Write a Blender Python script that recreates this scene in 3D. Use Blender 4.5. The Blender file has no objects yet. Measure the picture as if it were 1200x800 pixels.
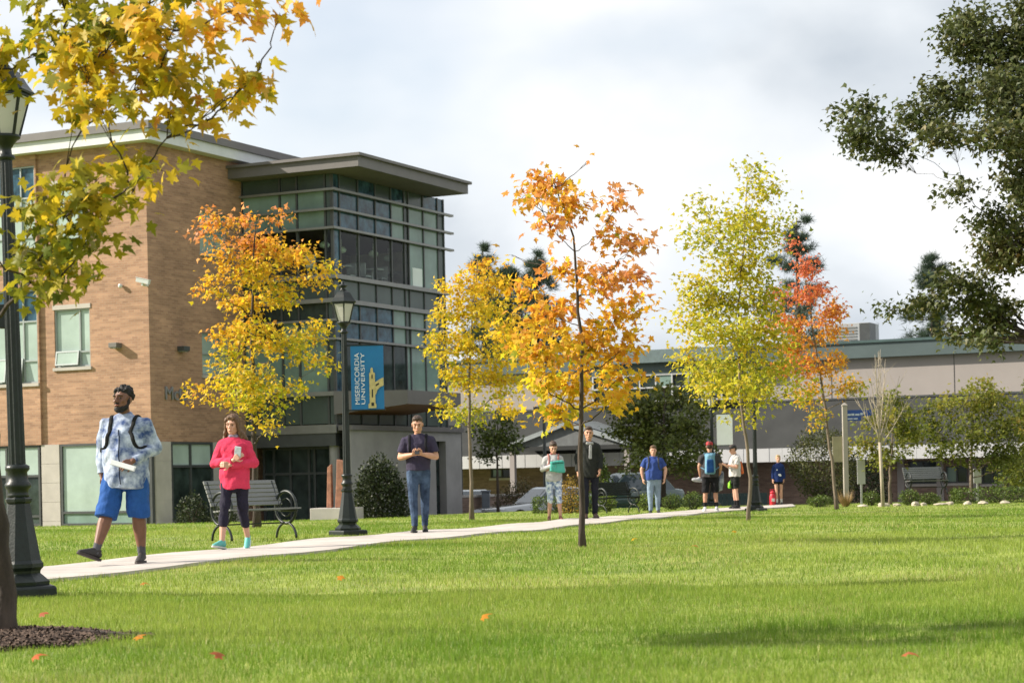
import bpy, bmesh, math, random
import numpy as np
from mathutils import Vector, Matrix

R = math.radians
scene = bpy.context.scene
# ------------------------------------------------------------------ camera
FPX = 2333.0                  # focal length in pixels of a 1200 px wide picture (70 mm lens)
ROLL = R(1.2)
CAMH = 0.85
PX, PY = 600.0, 558.0         # where the optical axis meets the picture
cam_d = bpy.data.cameras.new('camera')
cam = bpy.data.objects.new('camera', cam_d)
scene.collection.objects.link(cam)
cam_d.sensor_width = 36.0
cam_d.lens = 36.0 * FPX / 1200.0
cam_d.shift_y = (PY - 400.0) / 1200.0
cam_d.clip_start = 0.1
cam_d.clip_end = 3000
cam.matrix_world = Matrix.Translation((0, 0, CAMH)) @ Matrix.Rotation(math.pi / 2, 4, 'X') @ Matrix.Rotation(-ROLL, 4, 'Z')
cam_d.dof.use_dof = True
cam_d.dof.focus_distance = 21.0
cam_d.dof.aperture_fstop = 5.6
scene.camera = cam

# ------------------------------------------------------------------ light
SUN_EL, SUN_AZ = R(30), math.atan2(0.03, -1.0)      # azimuth measured from +X
sdir = Vector((math.cos(SUN_EL) * math.cos(SUN_AZ), math.cos(SUN_EL) * math.sin(SUN_AZ), math.sin(SUN_EL)))
sun_d = bpy.data.lights.new('sun', 'SUN')
sun_d.energy = 5.0
sun_d.angle = R(0.55)
sun_d.color = (1.0, 0.91, 0.78)
sun = bpy.data.objects.new('sun', sun_d)
scene.collection.objects.link(sun)
sun.rotation_euler = sdir.to_track_quat('Z', 'Y').to_euler()
sun.location = sdir * 60

world = bpy.data.worlds.new('World')
scene.world = world
world.use_nodes = True
wn, wl = world.node_tree.nodes, world.node_tree.links
wn.clear()
wout = wn.new('ShaderNodeOutputWorld')
wbg = wn.new('ShaderNodeBackground')
wbg.inputs['Strength'].default_value = 0.1
sky = wn.new('ShaderNodeTexSky')
sky.sky_type = 'NISHITA'
sky.sun_disc = False
sky.sun_elevation = SUN_EL
sky.sun_rotation = math.pi / 2 - SUN_AZ
tc = wn.new('ShaderNodeTexCoord')
mp = wn.new('ShaderNodeMapping')
mp.inputs['Scale'].default_value = (1.0, 1.0, 1.7)
mp.inputs['Location'].default_value = (3.30, 0.35, 0.72)
wl.new(tc.outputs['Generated'], mp.inputs['Vector'])
n1 = wn.new('ShaderNodeTexNoise')
n1.inputs['Scale'].default_value = 4.4
n1.inputs['Detail'].default_value = 6.0
n1.inputs['Roughness'].default_value = 0.44
n1.inputs['Distortion'].default_value = 0.1
wl.new(mp.outputs[0], n1.inputs['Vector'])
cr = wn.new('ShaderNodeValToRGB')          # shaded bases to sunlit tops of the cloud cover
cr.color_ramp.elements[0].position = 0.32
cr.color_ramp.elements[0].color = (0.46, 0.52, 0.59, 1)
cr.color_ramp.elements[1].position = 0.60
cr.color_ramp.elements[1].color = (0.98, 0.98, 0.98, 1)
e = cr.color_ramp.elements.new(0.47)
e.color = (0.78, 0.82, 0.86, 1)
wl.new(n1.outputs[0], cr.inputs[0])
cs = wn.new('ShaderNodeVectorMath')
cs.operation = 'SCALE'
cs.inputs['Scale'].default_value = 6.6
wl.new(cr.outputs[0], cs.inputs[0])
n2 = wn.new('ShaderNodeTexNoise')
n2.inputs['Scale'].default_value = 2.4
n2.inputs['Detail'].default_value = 5.0
wl.new(mp.outputs[0], n2.inputs['Vector'])
mr = wn.new('ShaderNodeMapRange')
mr.inputs['From Min'].default_value = 0.30
mr.inputs['From Max'].default_value = 0.48
mr.inputs['To Min'].default_value = 0.45
mr.inputs['To Max'].default_value = 1.0
wl.new(n2.outputs[0], mr.inputs[0])
mx = wn.new('ShaderNodeMix')
mx.data_type = 'RGBA'
wl.new(mr.outputs[0], mx.inputs['Factor'])
wl.new(sky.outputs[0], mx.inputs['A'])
wl.new(cs.outputs[0], mx.inputs['B'])
wl.new(mx.outputs['Result'], wbg.inputs['Color'])
wl.new(wbg.outputs[0], wout.inputs['Surface'])

vs = scene.view_settings
vs.view_transform = 'Standard'
vs.look = 'None'
vs.exposure = 0.8
vs.gamma = 1.0
scene.render.engine = 'CYCLES'
scene.cycles.max_bounces = 8
scene.cycles.diffuse_bounces = 3
scene.cycles.glossy_bounces = 3
scene.cycles.transmission_bounces = 6
scene.cycles.transparent_max_bounces = 8
scene.cycles.use_denoising = True

rng = np.random.default_rng(7)
random.seed(7)
C = scene.collection


# ------------------------------------------------------------------ geometry of the view
def level(u, v):
    dx, dy = u - PX, PY - v
    return dx * math.cos(ROLL) + dy * math.sin(ROLL), -dx * math.sin(ROLL) + dy * math.cos(ROLL)


def P(u, v, d):
    a, b = level(u, v)
    return Vector((a * d / FPX, d, CAMH + b * d / FPX))


def sst(a, b, x):
    t = np.clip((np.asarray(x, float) - a) / (b - a), 0, 1)
    return t * t * (3 - 2 * t)


def ground_z(x, y):
    x = np.asarray(x, float)
    y = np.asarray(y, float)
    z = -0.29 * sst(24, 66, y) - 0.30 * sst(50, 72, y) * sst(4, -12, x) - 0.75 * sst(67, 78, y)
    near = 1 - sst(40, 60, y)
    z = z + near * (0.018 * np.sin(x * 0.55 + 1.3) * np.sin(y * 0.33 + 0.4) + 0.012 * np.sin(x * 1.7 + y * 0.9) + 0.05 * sst(1, 7, x) * sst(34, 22, y))
    return z


def G(u, v):
    """point of the ground seen at a pixel of the photograph"""
    a, b = level(u, v)
    d = CAMH * FPX / max(-b, 1.0)
    for _ in range(25):
        z = float(ground_z(a * d / FPX, d))
        d = 0.5 * d + 0.5 * (CAMH - z) * FPX / max(-b, 1.0)
    return Vector((a * d / FPX, d, float(ground_z(a * d / FPX, d))))


def GD(u, d):
    """point of the ground in picture column u at distance d"""
    v = 600
    for _ in range(6):
        a, b = level(u, v)
        x = a * d / FPX
        z = float(ground_z(x, d))
        v = PY - ((z - CAMH) * FPX / d + (u - PX) * math.sin(ROLL)) / math.cos(ROLL)
    return Vector((x, d, z))


# ------------------------------------------------------------------ objects
def tag(o, label=None, cat=None, group=None, kind=None):
    if label: o['label'] = label
    if cat: o['category'] = cat
    if group: o['group'] = group
    if kind: o['kind'] = kind
    return o


def empty(name, loc=(0, 0, 0), rz=0.0, label=None, cat=None, group=None):
    o = bpy.data.objects.new(name, None)
    o.empty_display_size = 0.3
    o.location = loc
    o.rotation_euler = (0, 0, rz)
    C.objects.link(o)
    return tag(o, label, cat, group)


def link(name, mesh, mats=None, parent=None, loc=None, smooth=False):
    o = bpy.data.objects.new(name, mesh)
    C.objects.link(o)
    if mats is not None and len(mesh.materials) == 0:
        for m in (mats if isinstance(mats, (list, tuple)) else [mats]):
            mesh.materials.append(m)
    if parent is not None:
        o.parent = parent
    if loc is not None:
        o.location = loc
    if smooth:
        mesh.polygons.foreach_set('use_smooth', [True] * len(mesh.polygons))
    return o


def copy_tree(o, parent=None):
    c = o.copy()
    C.objects.link(c)
    c.parent = parent
    for ch in list(o.children):
        copy_tree(ch, c)
    return c


class MB:
    """collects vertices and faces of one mesh"""
    def __init__(s):
        s.v, s.f, s.m = [], [], []

    def add(s, vs, fs, mi=0):
        b = len(s.v)
        s.v += [tuple(p) for p in vs]
        s.f += [tuple(i + b for i in f) for f in fs]
        s.m += [mi] * len(fs)
        return s

    def box(s, x0, x1, y0, y1, z0, z1, mi=0, M=None):
        vs = [Vector(p) for p in ((x0, y0, z0), (x1, y0, z0), (x1, y1, z0), (x0, y1, z0), (x0, y0, z1), (x1, y0, z1), (x1, y1, z1), (x0, y1, z1))]
        if M is not None: vs = [M @ p for p in vs]
        return s.add(vs, [(0, 3, 2, 1), (4, 5, 6, 7), (0, 1, 5, 4), (1, 2, 6, 5), (2, 3, 7, 6), (3, 0, 4, 7)], mi)

    def bar(s, p, q, w, h, mi=0):
        p, q = Vector(p), Vector(q)
        d = (q - p)
        M = Matrix.Translation(p) @ d.to_track_quat('X', 'Z').to_matrix().to_4x4()
        return s.box(0, d.length, -w / 2, w / 2, -h / 2, h / 2, mi, M)

    def tube(s, pts, rad, n=8, mi=0, cap=True):
        pts = [Vector(p) for p in pts]
        if not isinstance(rad, (list, tuple)): rad = [rad] * len(pts)
        vs, fs = [], []
        ref = Vector((0.13, 0.31, 0.94))
        for i, p in enumerate(pts):
            t = (pts[min(i + 1, len(pts) - 1)] - pts[max(i - 1, 0)])
            t = t.normalized() if t.length > 1e-9 else Vector((0, 0, 1))
            a = t.cross(ref)
            if a.length < 0.05: a = t.cross(Vector((1, 0, 0)))
            a.normalize()
            b = t.cross(a)
            for k in range(n):
                c = 2 * math.pi * k / n
                vs.append(p + (a * math.cos(c) + b * math.sin(c)) * rad[i])
        for i in range(len(pts) - 1):
            for k in range(n):
                k2 = (k + 1) % n
                fs.append((i * n + k, i * n + k2, (i + 1) * n + k2, (i + 1) * n + k))
        if cap:
            fs.append(tuple(range(n - 1, -1, -1)))
            m = (len(pts) - 1) * n
            fs.append(tuple(m + k for k in range(n)))
        return s.add(vs, fs, mi)

    def lathe(s, prof, n=16, mi=0, x=0, y=0, ph=0.0, z0=0.0):
        vs, fs = [], []
        for r, z in prof:
            for k in range(n):
                c = 2 * math.pi * k / n + ph
                vs.append((x + r * math.cos(c), y + r * math.sin(c), z + z0))
        for i in range(len(prof) - 1):
            for k in range(n):
                k2 = (k + 1) % n
                fs.append((i * n + k, i * n + k2, (i + 1) * n + k2, (i + 1) * n + k))
        fs.append(tuple(range(n - 1, -1, -1)))
        m = (len(prof) - 1) * n
        fs.append(tuple(m + k for k in range(n)))
        return s.add(vs, fs, mi)

    def mesh(s, name):
        me = bpy.data.meshes.new(name)
        me.from_pydata(s.v, [], s.f)
        if any(s.m): me.polygons.foreach_set('material_index', s.m)
        me.update()
        return me

    def build(s, name, mats, parent=None, loc=None, smooth=False, bevel=0.0):
        me = s.mesh(name)
        if bevel:
            bm = bmesh.new()
            bm.from_mesh(me)
            bmesh.ops.remove_doubles(bm, verts=bm.verts, dist=1e-5)
            es = [e for e in bm.edges if len(e.link_faces) == 2 and e.calc_face_angle(0) > 0.5]
            bmesh.ops.bevel(bm, geom=es, offset=bevel, segments=2, profile=0.5, affect='EDGES', clamp_overlap=True)
            bm.to_mesh(me)
            bm.free()
        return link(name, me, mats, parent, loc, smooth)


def np_mesh(name, verts, tris_or_quads, cols=None, n=3):
    me = bpy.data.meshes.new(name)
    verts = np.asarray(verts, np.float32)
    faces = np.asarray(tris_or_quads, np.int32)
    nf = len(faces)
    me.vertices.add(len(verts))
    me.vertices.foreach_set('co', verts.ravel())
    me.loops.add(nf * n)
    me.loops.foreach_set('vertex_index', faces.ravel())
    me.polygons.add(nf)
    me.polygons.foreach_set('loop_start', np.arange(0, nf * n, n, dtype=np.int32))
    me.update(calc_edges=True)
    if cols is not None:
        at = me.attributes.new('Col', 'FLOAT_COLOR', 'FACE')
        c4 = np.ones((nf, 4), np.float32)
        c4[:, :3] = cols
        at.data.foreach_set('color', c4.ravel())
    return me


# ------------------------------------------------------------------ materials
def lin(r, g, b):
    f = lambda c: (c / 255 / 12.92) if c / 255 <= 0.04045 else ((c / 255 + 0.055) / 1.055) ** 2.4
    return (f(r), f(g), f(b))


def mk(name, col, rough=0.7, var=0.15, scale=4.0, bump=0.0, bscale=40.0, metal=0.0, spec=0.5, coat=0.0, col2=None, stretch=(1, 1, 1), detail=6.0, bdist=0.01):
    m = bpy.data.materials.new(name)
    m.use_nodes = True
    N, L = m.node_tree.nodes, m.node_tree.links
    b = N['Principled BSDF']
    b.inputs['Roughness'].default_value = rough
    b.inputs['Metallic'].default_value = metal
    b.inputs['Specular IOR Level'].default_value = spec
    b.inputs['Coat Weight'].default_value = coat
    tcn = N.new('ShaderNodeTexCoord')
    mpn = N.new('ShaderNodeMapping')
    mpn.inputs['Scale'].default_value = stretch
    L.new(tcn.outputs['Object'], mpn.inputs[0])
    nz = N.new('ShaderNodeTexNoise')
    nz.inputs['Scale'].default_value = scale
    nz.inputs['Detail'].default_value = detail
    nz.inputs['Roughness'].default_value = 0.6
    L.new(mpn.outputs[0], nz.inputs['Vector'])
    rp = N.new('ShaderNodeValToRGB')
    c0 = tuple(c * (1 - var) for c in col)
    c1 = tuple(min(1, c * (1 + var)) for c in (col2 or col))
    rp.color_ramp.elements[0].position = 0.33
    rp.color_ramp.elements[1].position = 0.67
    rp.color_ramp.elements[0].color = (*c0, 1)
    rp.color_ramp.elements[1].color = (*c1, 1)
    L.new(nz.outputs[0], rp.inputs[0])
    L.new(rp.outputs[0], b.inputs['Base Color'])
    if bump:
        nb = N.new('ShaderNodeTexNoise')
        nb.inputs['Scale'].default_value = bscale
        nb.inputs['Detail'].default_value = 4.0
        L.new(mpn.outputs[0], nb.inputs['Vector'])
        bp = N.new('ShaderNodeBump')
        bp.inputs['Strength'].default_value = bump
        bp.inputs['Distance'].default_value = bdist
        L.new(nb.outputs[0], bp.inputs['Height'])
        L.new(bp.outputs[0], b.inputs['Normal'])
    return m


def leaf_mat(name, trans=0.4, rough=0.5, gain=1.0):
    m = bpy.data.materials.new(name)
    m.use_nodes = True
    N, L = m.node_tree.nodes, m.node_tree.links
    b = N['Principled BSDF']
    out = N['Material Output']
    at = N.new('ShaderNodeAttribute')
    at.attribute_name = 'Col'
    b.inputs['Roughness'].default_value = rough
    b.inputs['Specular IOR Level'].default_value = 0.3
    L.new(at.outputs['Color'], b.inputs['Base Color'])
    t = N.new('ShaderNodeBsdfTranslucent')
    g = N.new('ShaderNodeVectorMath')
    g.operation = 'SCALE'
    g.inputs['Scale'].default_value = gain
    L.new(at.outputs['Color'], g.inputs[0])
    L.new(g.outputs[0], t.inputs['Color'])
    ms = N.new('ShaderNodeMixShader')
    ms.inputs[0].default_value = trans
    L.new(b.outputs[0], ms.inputs[1])
    L.new(t.outputs[0], ms.inputs[2])
    L.new(ms.outputs[0], out.inputs['Surface'])
    return m


def glass_mat(name, col, rough=0.05, var=0.25, scale=0.6, spec=0.5):
    """glazing coloured as a drawn blind, a dim room or a painted reflection"""
    m = mk(name, col, rough, var, scale, spec=spec)
    return m


M_LEAF = leaf_mat('leaf', 0.5, 0.55, 1.2)
M_LEAF_NEAR = leaf_mat('near_maple_leaf', 0.42, 0.5, 1.05)
M_LEAF_DARK = leaf_mat('evergreen_leaf', 0.2, 0.5, 1.0)
M_BARK = mk('bark', (0.055, 0.040, 0.031), 0.9, 0.45, 9, 0.9, 30, stretch=(1, 1, 0.25), bdist=0.02)
M_BARK_GREY = mk('grey_bark', (0.15, 0.118, 0.088), 0.9, 0.35, 9, 0.6, 30, stretch=(1, 1, 0.3))
M_BARK_PALE = mk('pale_bark', (0.36, 0.31, 0.24), 0.85, 0.25, 9, 0.4, 30, stretch=(1, 1, 0.3))
M_IRON = mk('dark_green_iron', (0.009, 0.014, 0.013), 0.42, 0.35, 14, 0.2, 60, spec=0.4)
M_IRON2 = mk('bench_iron', (0.016, 0.022, 0.020), 0.45, 0.3, 10, spec=0.5)
M_CONC = mk('concrete', (0.44, 0.41, 0.385), 0.85, 0.13, 1.3, 0.25, 60, detail=9)
M_CONC_GREY = mk('grey_concrete', (0.30, 0.29, 0.285), 0.85, 0.12, 1.2, 0.2, 40, detail=9)


# ------------------------------------------------------------------ the ground
def inside(poly, x, y):
    poly = np.asarray(poly)
    r = np.zeros(len(x), bool)
    j = len(poly) - 1
    for i in range(len(poly)):
        xi, yi = poly[i]
        xj, yj = poly[j]
        c = ((yi > y) != (yj > y)) & (x < (xj - xi) * (y - yi) / (yj - yi + 1e-12) + xi)
        r ^= c
        j = i
    return r


def vnoise(x, y, s, seed=0):
    """smooth value noise in the plane"""
    g = np.random.default_rng(seed).random((64, 64))
    a, b = x / s, y / s
    i, j = np.floor(a).astype(int), np.floor(b).astype(int)
    fx, fy = a - i, b - j
    fx = fx * fx * (3 - 2 * fx)
    fy = fy * fy * (3 - 2 * fy)
    h = lambda p, q: g[p % 64, q % 64]
    return (h(i, j) * (1 - fx) + h(i + 1, j) * fx) * (1 - fy) + (h(i, j + 1) * (1 - fx) + h(i + 1, j + 1) * fx) * fy


gx = np.unique(np.concatenate([np.linspace(-900, -40, 24), np.arange(-40, 40.1, 0.6), np.linspace(40, 900, 24)]))
gy = np.unique(np.concatenate([np.linspace(-200, 2, 10), np.arange(2, 84.1, 0.6), np.linspace(84, 1500, 30)]))
XX, YY = np.meshgrid(gx, gy)
ZZ = ground_z(XX, YY)
nx_, ny_ = len(gx), len(gy)
idx = np.arange(nx_ * ny_).reshape(ny_, nx_)
q = np.stack([idx[:-1, :-1], idx[:-1, 1:], idx[1:, 1:], idx[1:, :-1]], -1).reshape(-1, 4)
me = np_mesh('lawn', np.stack([XX, YY, ZZ], -1).reshape(-1, 3), q, n=4)
M_SOIL = mk('turf', (0.16, 0.22, 0.030), 0.95, 0.30, 1.4, 0.8, 35, col2=(0.23, 0.27, 0.045), detail=10)
lawn = link('lawn', me, M_SOIL, smooth=True)
tag(lawn, kind='structure')

# the concrete walk, from its two edges in the photograph
UP = [(-60, 678), (40, 667), (100, 661), (200, 651), (340, 637), (430, 629.5), (520, 622), (600, 615.5), (725, 605.5), (800, 599.5), (830, 597), (870, 594.6), (940, 591)]
LO = [(-60, 698), (40, 685), (100, 677), (200, 666.5), (340, 651.5), (429, 641), (520, 632), (600, 624.5), (710, 614), (790, 606), (830, 601.5), (870, 598), (940, 593.4)]


def edge(pts):
    g = [G(u, v) for u, v in pts]
    g.insert(0, g[0] * 2 - g[1])
    xs, ys = np.array([p.x for p in g]), np.array([p.y for p in g])
    t = np.linspace(ys[0], ys[-1], 60)
    x = np.interp(t, ys, xs)
    k = np.ones(5) / 5
    xp = np.concatenate([[x[0]] * 2, x, [x[-1]] * 2])
    return np.stack([np.convolve(xp, k, 'valid'), t], -1)


eu, el = edge(UP), edge(LO)
# pair the two edges so that the cross joints run square to the walk
path_poly = np.concatenate([eu, el[::-1]])
m = MB()
n = len(eu)
vsx = []
for e2 in (eu, el):
    for x, y in e2:
        vsx.append((x, y, float(ground_z(x, y)) + 0.035))
for e2 in (eu, el):
    for x, y in e2:
        vsx.append((x, y, float(ground_z(x, y)) - 0.06))
fs = []
for i in range(n - 1):
    fs += [(i, i + 1, n + i + 1, n + i), (i, 2 * n + i, 2 * n + i + 1, i + 1), (n + i + 1, 3 * n + i + 1, 3 * n + i, n + i)]
m.add(vsx, fs)
M_WALK = mk('walk_concrete', (0.45, 0.41, 0.375), 0.9, 0.18, 1.6, 0.3, 70, detail=12)
walk = m.build('concrete_path', M_WALK)
tag(walk, kind='structure')

# parking area beyond the lawn
m = MB()
pv, pf = [], []
xs, ys = np.linspace(-6, 60, 34), np.linspace(72, 96, 13)
for y in ys:
    for x in xs:
        pv.append((x, y, float(ground_z(x, y)) + 0.012))
for j in range(len(ys) - 1):
    for i in range(len(xs) - 1):
        a = j * len(xs) + i
        pf.append((a, a + 1, a + 1 + len(xs), a + len(xs)))
m.add(pv, pf)
tag(m.build('parking_lot', mk('asphalt', (0.055, 0.055, 0.058), 0.9, 0.25, 0.6, 0.4, 60)), kind='structure')

# bark mulch round the nearest tree
TREE0 = G(8, 752)
mv, mf = [], []
for r in range(7):
    for k in range(40):
        a = 2 * math.pi * k / 40
        rr = (0.64 + 0.09 * math.sin(3 * a + 1) + 0.05 * math.sin(7 * a)) * r / 6
        x, y = TREE0.x + rr * math.cos(a), TREE0.y - 0.05 + rr * math.sin(a) * 0.95
        mv.append((x, y, float(ground_z(x, y)) + 0.005 + 0.06 * (1 - (r / 6) ** 2) + (0.008 * math.sin(k * 2.1 + r) if r < 6 else 0)))
for r in range(6):
    for k in range(40):
        mf.append((r * 40 + k, r * 40 + (k + 1) % 40, (r + 1) * 40 + (k + 1) % 40, (r + 1) * 40 + k))
mb_ = MB().add(mv, mf)
M_MULCH = mk('mulch', (0.060, 0.042, 0.032), 0.95, 0.5, 30, 1.0, 60, bdist=0.03)
bed = mb_.build('mulch_bed', M_MULCH, smooth=True)
tag(bed, 'dark bark mulch bed at the foot of the leaning trunk', 'mulch', kind='stuff')
nchip = 3600
a = rng.random(nchip) * 2 * np.pi
rr = np.sqrt(rng.random(nchip)) * (0.67 + 0.09 * np.sin(3 * a + 1) + 0.05 * np.sin(7 * a))
cx, cy = TREE0.x + rr * np.cos(a), TREE0.y - 0.05 + rr * np.sin(a) * 0.95
cz = ground_z(cx, cy) + 0.012 + 0.06 * np.clip(1 - (rr / 0.64) ** 2, 0, 1)
th, ti = rng.random(nchip) * 6.28, rng.normal(0, 0.35, nchip)
ln, wd = rng.uniform(0.008, 0.030, nchip), rng.uniform(0.004, 0.009, nchip)
dx = np.stack([np.cos(th) * np.cos(ti), np.sin(th) * np.cos(ti), np.sin(ti)], -1) * ln[:, None]
dy = np.stack([-np.sin(th), np.cos(th), np.zeros(nchip)], -1) * wd[:, None]
c0 = np.stack([cx, cy, cz], -1)
up = np.array([0, 0, 0.006])
V = np.stack([c0 - dx - dy, c0 + dx - dy, c0 + dx + dy, c0 - dx + dy, c0 + up - dx * .8, c0 + up + dx * .8], 1).reshape(-1, 3)
o = np.arange(nchip)[:, None] * 6
F = np.concatenate([o + [0, 1, 5], o + [0, 5, 4], o + [2, 3, 4], o + [2, 4, 5]])
ccol = np.array([0.07, 0.048, 0.036]) * rng.uniform(0.5, 2.2, (nchip, 1))
chips = link('mulch_chips', np_mesh('mulch_chips', V, F, np.concatenate([ccol] * 4)), leaf_mat('chip', 0.0, 0.9))
tag(chips, 'loose bark chips lying on the mulch bed', 'mulch', kind='stuff')


# grass blades
def scatter(n, d0, d1, k=1.0):
    d = np.exp(rng.uniform(math.log(d0), math.log(d1), n)) if k == 0 else np.sqrt(rng.uniform(d0 ** 2, d1 ** 2, n))
    s = rng.uniform(-0.30, 0.30, n)
    return s * d, d


gxs, gys, wds, hts = [], [], [], []
for n_, d0, d1, w, h in ((250000, 7.0, 15, 0.0043, 0.060), (170000, 13.5, 26, 0.0066, 0.060), (130000, 24, 44, 0.011, 0.066), (70000, 42, 74, 0.018, 0.07)):
    x, y = scatter(n_, d0, d1)
    gxs.append(x); gys.append(y); wds.append(np.full(n_, w)); hts.append(np.full(n_, h))
x, y, w, h = map(np.concatenate, (gxs, gys, wds, hts))
rag = 0.035 * np.sin(x * 9) + 0.03 * np.sin(y * 13 + x * 5)
keep = ~inside(path_poly, x + rag, y + rag)
am = np.arctan2(y - TREE0.y + 0.05, x - TREE0.x)
rm = np.hypot(x - TREE0.x, (y - TREE0.y + 0.05) / 0.95)
keep &= rm > (0.61 + 0.09 * np.sin(3 * am + 1) + 0.05 * np.sin(7 * am)) * rng.uniform(0.86, 1.04, len(x))
keep &= ~((y > 66) & (x > -3)) 
x, y, w, h = x[keep], y[keep], w[keep], h[keep]
n = len(x)
z = ground_z(x, y)
clump = vnoise(x, y, 0.35, 1)
patch = vnoise(x, y, 3.1, 2) * 0.55 + vnoise(x, y, 1.1, 3) * 0.30 + vnoise(x, y, 0.4, 4) * 0.15
patch = 0.5 + (patch - 0.5) * 1.6
h = 0.82 * h * rng.uniform(0.45, 1.15, n) * (0.65 + 0.7 * clump)
az = rng.random(n) * 2 * np.pi
lean = np.abs(rng.normal(0.25, 0.32, n))
la = rng.random(n) * 2 * np.pi
bw = np.stack([np.cos(az), np.sin(az), np.zeros(n)], -1) * (w * rng.uniform(0.6, 1.3, n))[:, None]
base = np.stack([x, y, z - 0.004], -1)
tip = base + np.stack([np.cos(la) * np.sin(lean), np.sin(la) * np.sin(lean), np.cos(lean)], -1) * h[:, None]
V = np.stack([base - bw / 2, base + bw / 2, tip], 1).reshape(-1, 3)
F = np.arange(n * 3).reshape(-1, 3)
g0, g1, g2 = np.array([0.135, 0.245, 0.020]), np.array([0.295, 0.37, 0.062]), np.array([0.48, 0.45, 0.17])
t = np.clip(patch * 1.3 - 0.15 + rng.normal(0, 0.22, n), 0, 1)[:, None]
gc = g0 * (1 - t) + g1 * t
dry = (rng.random(n) < 0.04 + 0.20 * sst(0.62, 0.9, vnoise(x, y, 1.7, 5)))[:, None]
gc = np.where(dry, g2 * rng.uniform(0.7, 1.1, (n, 1)), gc) * rng.uniform(0.75, 1.2, (n, 1))
grass = link('grass', np_mesh('grass', V, F, gc), leaf_mat('grass_blade', 0.45, 0.45, 1.0))
tag(grass, 'short bright green mown grass covering the lawn', 'grass', kind='stuff')


# ------------------------------------------------------------------ the brick and glass building
# local frame: X runs right along the sunlit front, Y runs away along the shaded side, origin at the brick corner
BROT = -math.atan2(1150.0, FPX)
BX, BY = Vector((math.cos(BROT), math.sin(BROT), 0)), Vector((-math.sin(BROT), math.cos(BROT), 0))
a_, b_ = level(175, 400)
BO = Vector((a_ * 66.8 / FPX, 66.8, 0.0))


def hit(u, v, axis, val, org=None):
    """local (along, height) where the sight line of a pixel meets the local plane X=val or Y=val"""
    org = BO if org is None else org
    a, b = level(u, v)
    d = Vector((a / FPX, 1.0, b / FPX))
    o = Vector((0, 0, CAMH)) - org
    nrm, alo = (BX, BY) if axis == 'x' else (BY, BX)
    t = (val - o.dot(nrm)) / d.dot(nrm)
    p = o + d * t
    return p.dot(alo), p.z + org.z


def brick_mat(name, c1, c2, mortar, sc=1.0, bump=0.35):
    m = bpy.data.materials.new(name)
    m.use_nodes = True
    N, L = m.node_tree.nodes, m.node_tree.links
    b = N['Principled BSDF']
    b.inputs['Roughness'].default_value = 0.9
    tcn = N.new('ShaderNodeTexCoord')
    sp = N.new('ShaderNodeSeparateXYZ')
    L.new(tcn.outputs['Object'], sp.inputs[0])
    ad = N.new('ShaderNodeMath')
    L.new(sp.outputs['X'], ad.inputs[0])
    L.new(sp.outputs['Y'], ad.inputs[1])
    cb = N.new('ShaderNodeCombineXYZ')
    L.new(ad.outputs[0], cb.inputs['X'])
    L.new(sp.outputs['Z'], cb.inputs['Y'])
    br = N.new('ShaderNodeTexBrick')
    br.inputs['Scale'].default_value = 1.0
    br.inputs['Brick Width'].default_value = 0.24 * sc
    br.inputs['Row Height'].default_value = 0.081 * sc
    br.inputs['Mortar Size'].default_value = 0.006
    br.inputs['Mortar Smooth'].default_value = 0.2
    br.inputs['Color1'].default_value = (*c1, 1)
    br.inputs['Color2'].default_value = (*c2, 1)
    br.inputs['Mortar'].default_value = (*mortar, 1)
    L.new(cb.outputs[0], br.inputs['Vector'])
    nz = N.new('ShaderNodeTexNoise')
    nz.inputs['Scale'].default_value = 0.45
    nz.inputs['Detail'].default_value = 8
    L.new(cb.outputs[0], nz.inputs['Vector'])
    st = N.new('ShaderNodeMapping')            # courses laid from different batches give faint streaks
    st.inputs['Scale'].default_value = (0.6, 6.0, 1)
    L.new(cb.outputs[0], st.inputs[0])
    nz2 = N.new('ShaderNodeTexNoise')
    nz2.inputs['Scale'].default_value = 1.2
    nz2.inputs['Detail'].default_value = 5
    L.new(st.outputs[0], nz2.inputs['Vector'])
    sm = N.new('ShaderNodeMath')
    L.new(nz.outputs[0], sm.inputs[0])
    L.new(nz2.outputs[0], sm.inputs[1])
    mr_ = N.new('ShaderNodeMapRange')
    mr_.inputs['From Min'].default_value = 0.7
    mr_.inputs['From Max'].default_value = 1.3
    mr_.inputs['To Min'].default_value = 0.72
    mr_.inputs['To Max'].default_value = 1.25
    L.new(sm.outputs[0], mr_.inputs[0])
    sc_ = N.new('ShaderNodeVectorMath')
    sc_.operation = 'SCALE'
    L.new(br.outputs['Color'], sc_.inputs[0])
    L.new(mr_.outputs[0], sc_.inputs['Scale'])
    L.new(sc_.outputs[0], b.inputs['Base Color'])
    bp = N.new('ShaderNodeBump')
    bp.inputs['Strength'].default_value = bump
    bp.inputs['Distance'].default_value = 0.01
    L.new(br.outputs['Fac'], bp.inputs['Height'])
    bp.invert = True
    L.new(bp.outputs[0], b.inputs['Normal'])
    return m


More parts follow.
